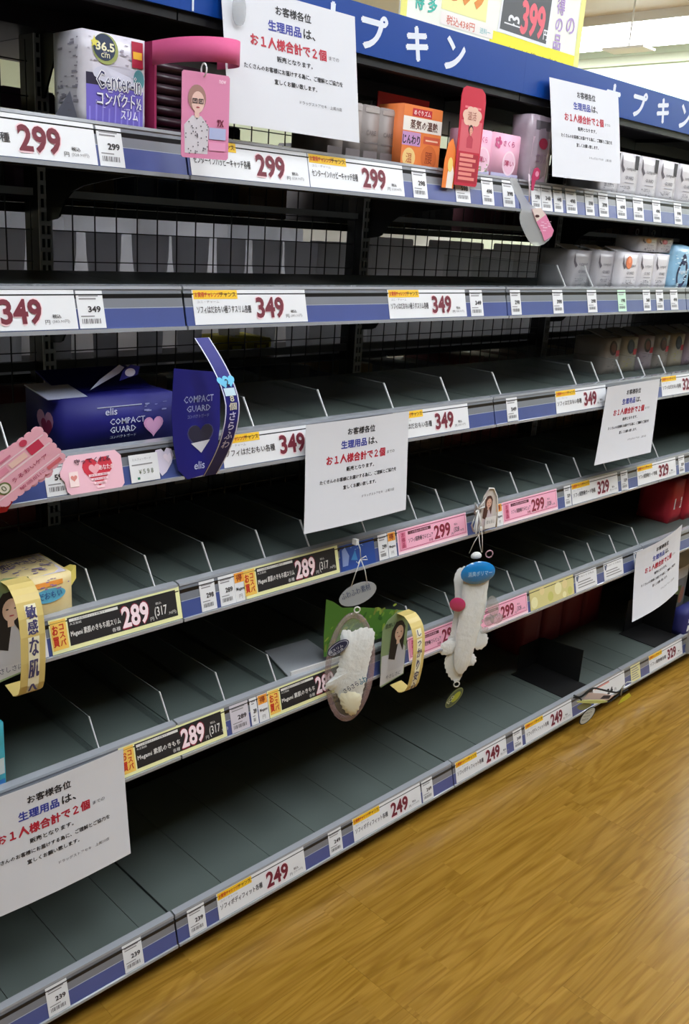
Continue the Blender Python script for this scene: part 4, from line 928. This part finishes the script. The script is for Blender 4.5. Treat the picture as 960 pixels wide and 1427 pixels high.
def sample_right():
    o = (.841, -.030, .805); r = empty('hanging_sample', o, 'right hanging white winged pad sample with blue oval cap and pink oval', 'sample'); f = plane_xf((0, 0, 0), U30)
    mb = MB()
    for pts in ([(.0, .0), (-.010, -.02), (-.020, -.048)], [(.0, .0), (.004, -.022), (.012, -.046)], [(.002, .02), (0, 0)], [(.004, .02), (.010, -.01), (.014, -.046)]): mb.tube([f(u, v, .002) for u, v in pts], .0011, STR, 6)
    mb.build('string', r)
    puff(smooth([(-.014, -.05), (0, -.044), (.014, -.05), (.014, -.064), (-.014, -.064)], 2), .007, PAD, f).build('pad_knot', r)
    ring(f(.034, -.052, .0), .009, .0016, C_(190, 150, 160), ax=U30).build('ring', r)
    back = smooth([(-.038, -.08), (-.052, -.11), (-.046, -.14), (-.040, -.18), (-.042, -.26), (-.054, -.288), (-.070, -.296), (-.068, -.312), (-.046, -.318), (-.054, -.34), (-.044, -.372), (-.022, -.400), (-.004, -.398), (.004, -.37), (.018, -.345), (.014, -.32), (.040, -.29), (.046, -.27), (.034, -.24), (.046, -.21), (.040, -.13), (.042, -.09)], 2)
    puff(ripple(smooth(back, 1), .002), .004, PAD, lambda u, v, n: f(u, v, n-.004), rings=4).build('outer_pad', r)
    main = smooth([(-.030, -.08), (.034, -.08), (.038, -.12), (.032, -.20), (.022, -.28), (.014, -.33), (.004, -.362), (-.012, -.374), (-.026, -.360), (-.034, -.33), (-.034, -.25), (-.032, -.16)], 2)
    puff(ripple(smooth(main, 1)), .009, PAD, lambda u, v, n: f(u, v, n+.010), rings=6).build('pad', r)
    for cu, cv, ru, rv, rot in ((-.050, -.298, .026, .020, .2), (.036, -.285, .020, .024, -.3), (.016, -.335, .014, .018, .3)):
        puff(ripple(tilt_ell(cu, cv, ru, rv, rot, 40)), .0025, PAD, lambda u, v, n: f(u, v, n+.004)).build('wing', r)
    puff(tilt_ell(.0, -.092, .045, .030, .08), .010, M('cap_blue', (30, 130, 200), .2, coat=1, noise=.2, nscale=30), lambda u, v, n: f(u, v, n+.022)).build('blue_cap', r)
    c = Card(.1, .1); c.text('消臭ポリマー', -.030, -.098, .062, .013, C_(170, 214, 236), 1, .01, rot=.08); c.build('lettering', lambda u, v, n: f(u, v, n+.0335), r)
    puff(tilt_ell(-.046, -.172, .022, .018, -.5), .004, M('oval_pink', (190, 60, 104), .25, coat=.8), lambda u, v, n: f(u, v, n+.026)).build('pink_oval', r)
    for cu, cv, ru, rv, rot in ((.056, -.188, .016, .030, .3), (.070, -.222, .018, .014, .2), (.050, -.225, .014, .016, 0), (.040, -.252, .012, .008, .5)):
        puff(tilt_ell(cu, cv, ru, rv, rot, 16), .003, FILM, lambda u, v, n: f(u, v, n+.010)).build('clear_wing', r)
    ring(f(-.014, -.404, .0), .0075, .0018, C_(220, 220, 214), ax=U30).build('ring', r)
    c = Card(.1, .1, C_(120, 128, 84), .0015, outline=tilt_ell(-.016, -.443, .033, .014, .95)); c.poly(tilt_ell(-.016, -.443, .030, .0115, .95), C_(86, 96, 70), 1); c.poly(tilt_ell(-.012, -.440, .018, .007, .95), C_(170, 176, 60), 2); c.text('ECO', -.030, -.460, .026, .008, C_(196, 200, 170), 3, .02, rot=.95)
    c.build('oval_tag', f, r)
sample_right()
def ribbon():
    r = empty('ribbon_card', (.872, -.012, .83), 'white ribbon and small portrait card clipped where the right sample hangs', 'card')
    c = Card(.07, .1, C_(214, 206, 200), .001, outline=[(0, -.028), (.052, -.026), (.050, .02), (.042, .055), (.028, .076), (.012, .079), (-.002, .062), (-.010, .02)])
    person_print(c, .018, .044, .013, C_(84, 52, 44), C_(220, 176, 156), C_(214, 200, 204), 1, long_hair=True); c.rect(.010, -.024, .050, .006, C_(230, 228, 226), 8); c.text('夜も安心', .014, -.012, .03, .010, GRY, 9)
    c.build('portrait', plane_xf((0, 0, 0), (1, -.1, 0)), r)
    MB().tube([plane_xf((0, -.002, 0), (1, -.1, 0))(u, v, 0) for u, v in ((-.012, -.026), (-.010, .02), (-.002, .062), (.012, .081), (.028, .078), (.043, .056), (.052, .02), (.054, -.026))], .0022, C_(226, 222, 216), 6).build('white_edge', r)
    mb = MB()
    for a, b, cc in (((-.03, .035), (-.050, .055), (-.045, .030)), ((-.03, .035), (-.012, .062), (-.010, .038)), ((-.03, .035), (-.055, .0), (-.040, -.02)), ((-.03, .035), (-.02, .0), (-.03, -.025))):
        mb.tube([(a[0], -.006, a[1]), (b[0], -.012, b[1]), (cc[0], -.010, cc[1]), (a[0], -.006, a[1])], .0028, C_(214, 212, 208), 6)
    mb.build('ribbon', r)
ribbon()
def spatula():
    f = plane_xf((.916, -.045, 1.481), (math.cos(-.35), math.sin(-.35), 0)); G = clear_mat('frosted_card', (216, 218, 218), .42, .3)
    r = empty('hanging_card', (0, 0, 0), 'clear and pink bottle-shaped card hanging from the top rail beside the notice', 'card')
    ol = [(-.095, .140), (-.073, .138), (-.040, .092), (-.012, .080), (.012, .070), (.041, .036), (.038, .020), (.012, .0), (-.016, .002), (-.048, .040), (-.056, .062), (-.050, .078), (-.075, .110)]
    c = Card(.1, .1, G, .0016, outline=smooth(ol, 1)); c.build('clear_body', f, r)
    c = Card(.1, .1, C_(230, 140, 176), .001, outline=[(-.026, .078), (-.002, .082), (.014, .068), (.040, .036), (.037, .024), (.018, .012), (.008, .03), (-.010, .052)]); c.poly([(-.026, .078), (-.002, .082), (.012, .068), (-.010, .052)], C_(232, 214, 206), 1); c.ell(-.010, .064, .006, .003, C_(80, 44, 44), 2); speck(c, .0, .030, .030, .055, C_(245, 200, 220), 12, .006, 1)
    c.build('pink_label', lambda u, v, n: f(u, v, n+.002), r)
    MB().tube([f(-.046, .150, .003), f(-.040, .12, .004), f(-.036, .092, .003)], .0016, C_(236, 220, 226), 6).build('strap', r)
spatula()

# bookends, cord display
def bookend(x0, x1, y0, y1, hgt, label):
    z = SZ[6]+.0004; r = empty('book_end', (0, 0, 0), label, 'bookend', 'black book ends on the base shelf')
    MB().box((x0, y0, z), (x1, y1, z+.002), BLK).build('base_plate', r)
    MB().prism([(y0+.045, z+.002), (y1, z+.002), (y1, z+hgt*.82), (y1-.02, z+hgt*.88), (y0+.045, z+hgt)], 0, x1-.003, x1, BLK).build('upright_plate', r)
    MB().prism([(x0+.03, z+.002), (x1-.004, z+.002), (x1-.004, z+hgt*.80), (x0+.03, z+hgt*.80)], 1, y1-.003, y1, BLK).build('back_plate', r)
bookend(1.482, 1.622, .021, .238, .115, 'black metal book end near the middle of the base shelf, behind the cord')
bookend(2.085, 2.255, .018, .185, .158, 'black metal book end at the right end of the base shelf, under the curled notice')
def cord_display():
    r = empty('cord_display', (0, 0, 0), 'tangled black cord with a pale green strip and oval tag over the lowest rail', 'display'); a = -.62
    uu = Vector((math.cos(a), math.sin(a), 0)); f = plane_xf((1.47, -.004, .125), uu)
    mb = MB()
    def sp(pts, rad): mb.tube(smoothline([f(u, v, n) for u, v, n in pts]), rad, BLK, 7)
    def smoothline(p):
        p = [Vector(q) for q in p]
        for _ in range(2):
            q = [p[0]]
            for i in range(len(p)-1): q += [p[i]*.75+p[i+1]*.25, p[i]*.25+p[i+1]*.75]
            p = q+[p[-1]]
        return p
    sp([(.0, .022, 0), (.02, .018, .01), (.036, .038, .01), (.06, .048, .0), (.09, .036, -.01), (.125, .026, -.012), (.155, .022, -.01), (.165, .040, -.01)], .0030)
    sp([(.0, .014, 0), (.022, .018, .012), (.022, .004, .012), (.04, -.002, .01), (.08, .0, .008), (.12, -.006, .0), (.145, .008, -.006), (.160, .02, -.01), (.19, .028, -.02)], .0022)
    mb.build('cord', r)
    MB().prism(smooth([(0, 0), (.04, -.006), (.09, -.006), (.115, .0), (.09, .005), (.03, .006)], 1), 1, 0, .003, C_(206, 208, 130)).build('pale_strip', r)
    s = [o for o in r.children if o.name.startswith('pale_strip')][0]; s.location = f(0, .006, .014); s.rotation_euler = (0, 0, a)
    c = Card(.1, .1, C_(30, 32, 30), .0015, outline=tilt_ell(.052, -.045, .036, .017, 1.0)); c.poly(tilt_ell(.052, -.045, .033, .0145, 1.0), C_(206, 208, 196), 1)
    for i in range(4): c.text('やわらか', .036+.004*i, -.064+.012*i, .022, .006, C_(90, 96, 90), 2, .01, rot=.3)
    c.build('oval_tag', lambda u, v, n: f(u, v, n+.010), r)
    MB().prism([(u, v) for u, v in smooth([(.0, -.016), (.03, .0), (.055, -.008), (.045, -.02), (.02, -.03)], 1)], 1, 0, .001, C_(150, 152, 110)).build('olive_flap', r)
    s = [o for o in r.children if o.name.startswith('olive_flap')][0]; s.location = f(.01, .0, .006); s.rotation_euler = (0, 0, a)
    c = Card(.1, .1, C_(220, 196, 190), .001, outline=[(.03, .006), (.08, .0), (.12, .004), (.135, .018), (.10, .026), (.05, .030)]); c.poly([(.09, .008), (.12, .008), (.125, .02), (.10, .02)], C_(70, 64, 70), 1); c.build('pink_white_card', f, r)
    c = Card(.1, .1, C_(212, 204, 60), .001, outline=[(.150, -.010), (.175, .006), (.190, .020), (.182, .030), (.160, .012)]); c.build('yellow_flap', lambda u, v, n: f(u, v, n+.006), r)
    MB().tube([f(u, v, .002) for u, v in ((.157, .02), (.157, .05), (.170, .066), (.19, .068))], .002, C_(200, 202, 196), 6).build('clear_hook', r)
cord_display()
o = MB().box((2.262, -.012, .058), (2.278, .004, .150), C_(150, 152, 150)).box((2.266, -.016, .075), (2.280, -.012, .110), BLK).build('clear_stop'); tag(o, 'grey upright stop clipped to the lowest rail at the right edge', 'clip')
o = MB().add([(.092, -.009, 1.798), (.112, -.009, 1.798), (.112, -.009, 1.835), (.102, -.009, 1.84), (.092, -.009, 1.835)], [(0, 1, 2, 3, 4)], CLEARE)
o = MB().prism(smooth([(.082, 1.79), (.108, 1.79), (.108, 1.835), (.082, 1.835)], 2), 1, .004, .006, clear_mat('clip_clear', (190, 192, 196), .35)).build('clip'); tag(o, 'faint clear plastic clip at the top left corner of the largest notice', 'clip')

# poster on the canopy
def poster():
    w, h = .69, .40; c = Card(w, h, C_(250, 250, 236), .004); ye, cy = C_(250, 240, 60), C_(70, 190, 170)
    c.rect(.31, 0, w, .084, ye, 1); c.rect(0, 0, .02, h, C_(246, 240, 130), 1); c.rect(w-.022, 0, w, h, C_(246, 244, 150), 2)
    c.text('まとめを第一に考えて', .38, .042, .24, .020, C_(170, 150, 40), 3, .02); c.text('いるお店です', .46, .016, .16, .018, C_(170, 150, 40), 3, .02)
    c.text('お得多', .085, .08, .03, .11, cy, 3, .03, vert=True); c.text('多得', .042, .08, .03, .08, cy, 3, .03, vert=True)
    c.rect(.13, .095, .29, .21, C_(250, 246, 170), 1); c.text('399', .15, .115, .13, .065, C_(236, 150, 70), 3, .05); c.rect(.13, .02+.045, .32, .09, C_(252, 244, 236), 2); c.text('税込438円', .15, .068, .10, .018, C_(226, 130, 110), 3, .02); c.text('送料一', .27, .070, .04, .012, C_(110, 190, 190), 3)
    c.poly([(.335, .085), (.545, .083), (.550, .20), (.345, .20)], C_(250, 250, 250), 2); c.poly([(.343, .092), (.535, .090), (.540, .19), (.350, .19)], C_(92, 94, 96), 3); c.text('∞', .372, .108, .045, .020, C_(240, 240, 240), 4, .03); c.rect(.358, .106, .43, .109, C_(240, 240, 240), 4)
    c.text('399', .424, .098, .094, .068, C_(238, 112, 124), 4, .06); c.text('円', .520, .098, .016, .022, C_(245, 245, 245), 4, .03)
    c.text('得の品', .565, .085, .034, .115, C_(190, 160, 214), 3, .02, vert=True); c.text('の', .615, .130, .036, .036, C_(190, 160, 214), 3, .02)
    c.p = [([(u, v+.056) for u, v in vs], fs, m, l) for i, (vs, fs, m, l) in enumerate(c.p)]; c.rect(0, 0, .31, .06, C_(250, 250, 236), 1); c.rect(.31, 0, w, .057, ye, 1)
    o = c.build('price_poster', plane_xf((.672, .2, 1.8135), (1, 0, 0))); tag(o, 'white and yellow poster with a 399 price, standing above the blue sign', 'poster')
    r = MB().box((0, 0, 0), (.02, .05, .02), BLACK)
poster()

# ------------------------------------------------------------------ goods on the reverse side, seen through the wires
random.seed(11)
levels = {.40: (.365, 'lowest'), .80: (.325, 'middle'), 1.16: (.17, 'third'), 1.50: (.25, 'upper')}
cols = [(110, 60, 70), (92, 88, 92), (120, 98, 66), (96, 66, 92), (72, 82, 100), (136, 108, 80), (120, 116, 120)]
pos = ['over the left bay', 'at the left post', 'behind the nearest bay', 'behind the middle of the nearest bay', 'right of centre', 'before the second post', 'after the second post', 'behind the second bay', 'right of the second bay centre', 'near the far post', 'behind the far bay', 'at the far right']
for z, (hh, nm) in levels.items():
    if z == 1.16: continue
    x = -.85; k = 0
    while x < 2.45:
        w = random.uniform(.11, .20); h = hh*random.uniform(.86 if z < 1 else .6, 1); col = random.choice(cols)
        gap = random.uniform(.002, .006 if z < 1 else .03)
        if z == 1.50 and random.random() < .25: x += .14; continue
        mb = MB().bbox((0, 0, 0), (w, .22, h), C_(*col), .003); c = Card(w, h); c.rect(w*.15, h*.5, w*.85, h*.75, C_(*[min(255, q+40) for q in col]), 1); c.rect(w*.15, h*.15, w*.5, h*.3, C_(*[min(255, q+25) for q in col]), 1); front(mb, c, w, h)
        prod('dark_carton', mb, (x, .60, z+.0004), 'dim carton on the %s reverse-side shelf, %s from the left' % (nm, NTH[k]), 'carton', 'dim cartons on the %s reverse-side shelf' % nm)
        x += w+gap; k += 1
# yellow pair of packs
for i, x in enumerate((.525, .605)):
    mb = MB().bbox((0, 0, 0), (.07, .12, .045), C_(206, 190, 40), .003); c = Card(.07, .045); c.rect(.01, .012, .06, .034, C_(120, 100, 30), 1); c.rect(.02, .018, .05, .028, C_(200, 190, 60), 2); front(mb, c, .07, .045)
    prod('yellow_pack', mb, (x, .575, 1.1604), 'yellow pack seen through the wires on the reverse side, %s of the pair' % ('left' if i == 0 else 'right'), 'pack', 'yellow packs on the reverse side')
# dark pouches with flared tops between bright gaps
G = M('pouch_dark', (190, 188, 190), .4, noise=.15, nscale=20)
def translucent(m, f):
    nt = m.node_tree; b = nt.nodes['Principled BSDF']; t = nt.nodes.new('ShaderNodeBsdfTranslucent'); t.inputs[0].default_value = (.75, .75, .78, 1)
    mx = nt.nodes.new('ShaderNodeMixShader'); mx.inputs[0].default_value = f; out = nt.nodes['Material Output']
    nt.links.new(b.outputs[0], mx.inputs[1]); nt.links.new(t.outputs[0], mx.inputs[2]); nt.links.new(mx.outputs[0], out.inputs[0])
translucent(G, .75)
def dark_pouch(w, h):
    prof = [(-.34, 0), (.34, 0), (.36, .25), (.40, .55), (.50, .82), (.52, 1.0), (-.52, 1.0), (-.50, .82), (-.40, .55), (-.36, .25)]
    mb = MB(); f = lambda u, v, n: (u, -n, v); puff([(a*w, b*h) for a, b in prof], .022, G, f, mb, 4); return mb
for i, (x, w) in enumerate(((-.16, .12), (-.03, .11), (.09, .11), (.215, .088), (.34, .100), (.455, .108), (.58, .090), (.70, .10), (.82, .12))):
    if i > 8: continue
    h = .285
    o = prod('hanging_pouch', dark_pouch(w, h), (x+.02, .66, 1.162), 'dark grey flared pouch behind the wires above the 349 tag, %s from the left' % NTH[i], 'pouch', 'dark pouches on the reverse side')
translucent(M('carton_slate', (170, 168, 172), .5), .75)
for i in range(10):
    x = .90+i*.17; mb = MB().bbox((0, 0, 0), (.16, .10, .31 if i % 2 else .29), M('carton_slate', (170, 168, 172), .5), .003)
    prod('slate_carton', mb, (x, .60, 1.1604), 'slate grey carton behind the wires of the right bays, %s from the left' % NTH[i], 'carton', 'slate cartons on the reverse side')
for i, (x, w) in enumerate(((-.06, .125), (.07, .125), (.20, .195), (.435, .235), (.695, .10), (.825, .115))):
    prod('backing_carton', MB().bbox((0, 0, 0), (w, .10, .322-.004*(i % 2)), M('carton_slate', (170, 168, 172), .5), .003), (x, .765, 1.1604), 'added grey backing carton behind the dark pouches to dim the gaps, %s from left' % NTH[i], 'carton', 'added backing cartons behind the pouches')  # row added as backing, blocks the bright view between the pouches
# facing shelf unit across the next aisle
def facing():
    r = empty('opposite_shelving', (0, 0, 0), 'pale stocked shelving across the next aisle, glimpsed through the wire back', 'shelving'); P = M('opposite_pale', (200, 196, 190), .6)
    MB().box((-.8, 2.9, 0), (4.2, 2.95, 1.8), P).build('back_panel', r)
    for z in (.1, .5, .9, 1.3, 1.65): MB().box((-.8, 2.45, z-.02), (4.2, 2.9, z), P).build('shelf', r)
facing()
for o in bpy.data.objects:
    if not o.parent and 'label' in o and len(o['label'].split()) > 16: print('LONG', len(o['label'].split()), o.name, o['label'])
print('objects', len(bpy.data.objects), 'tris', sum(len(p.vertices)-2 for m in bpy.data.meshes for p in m.polygons))
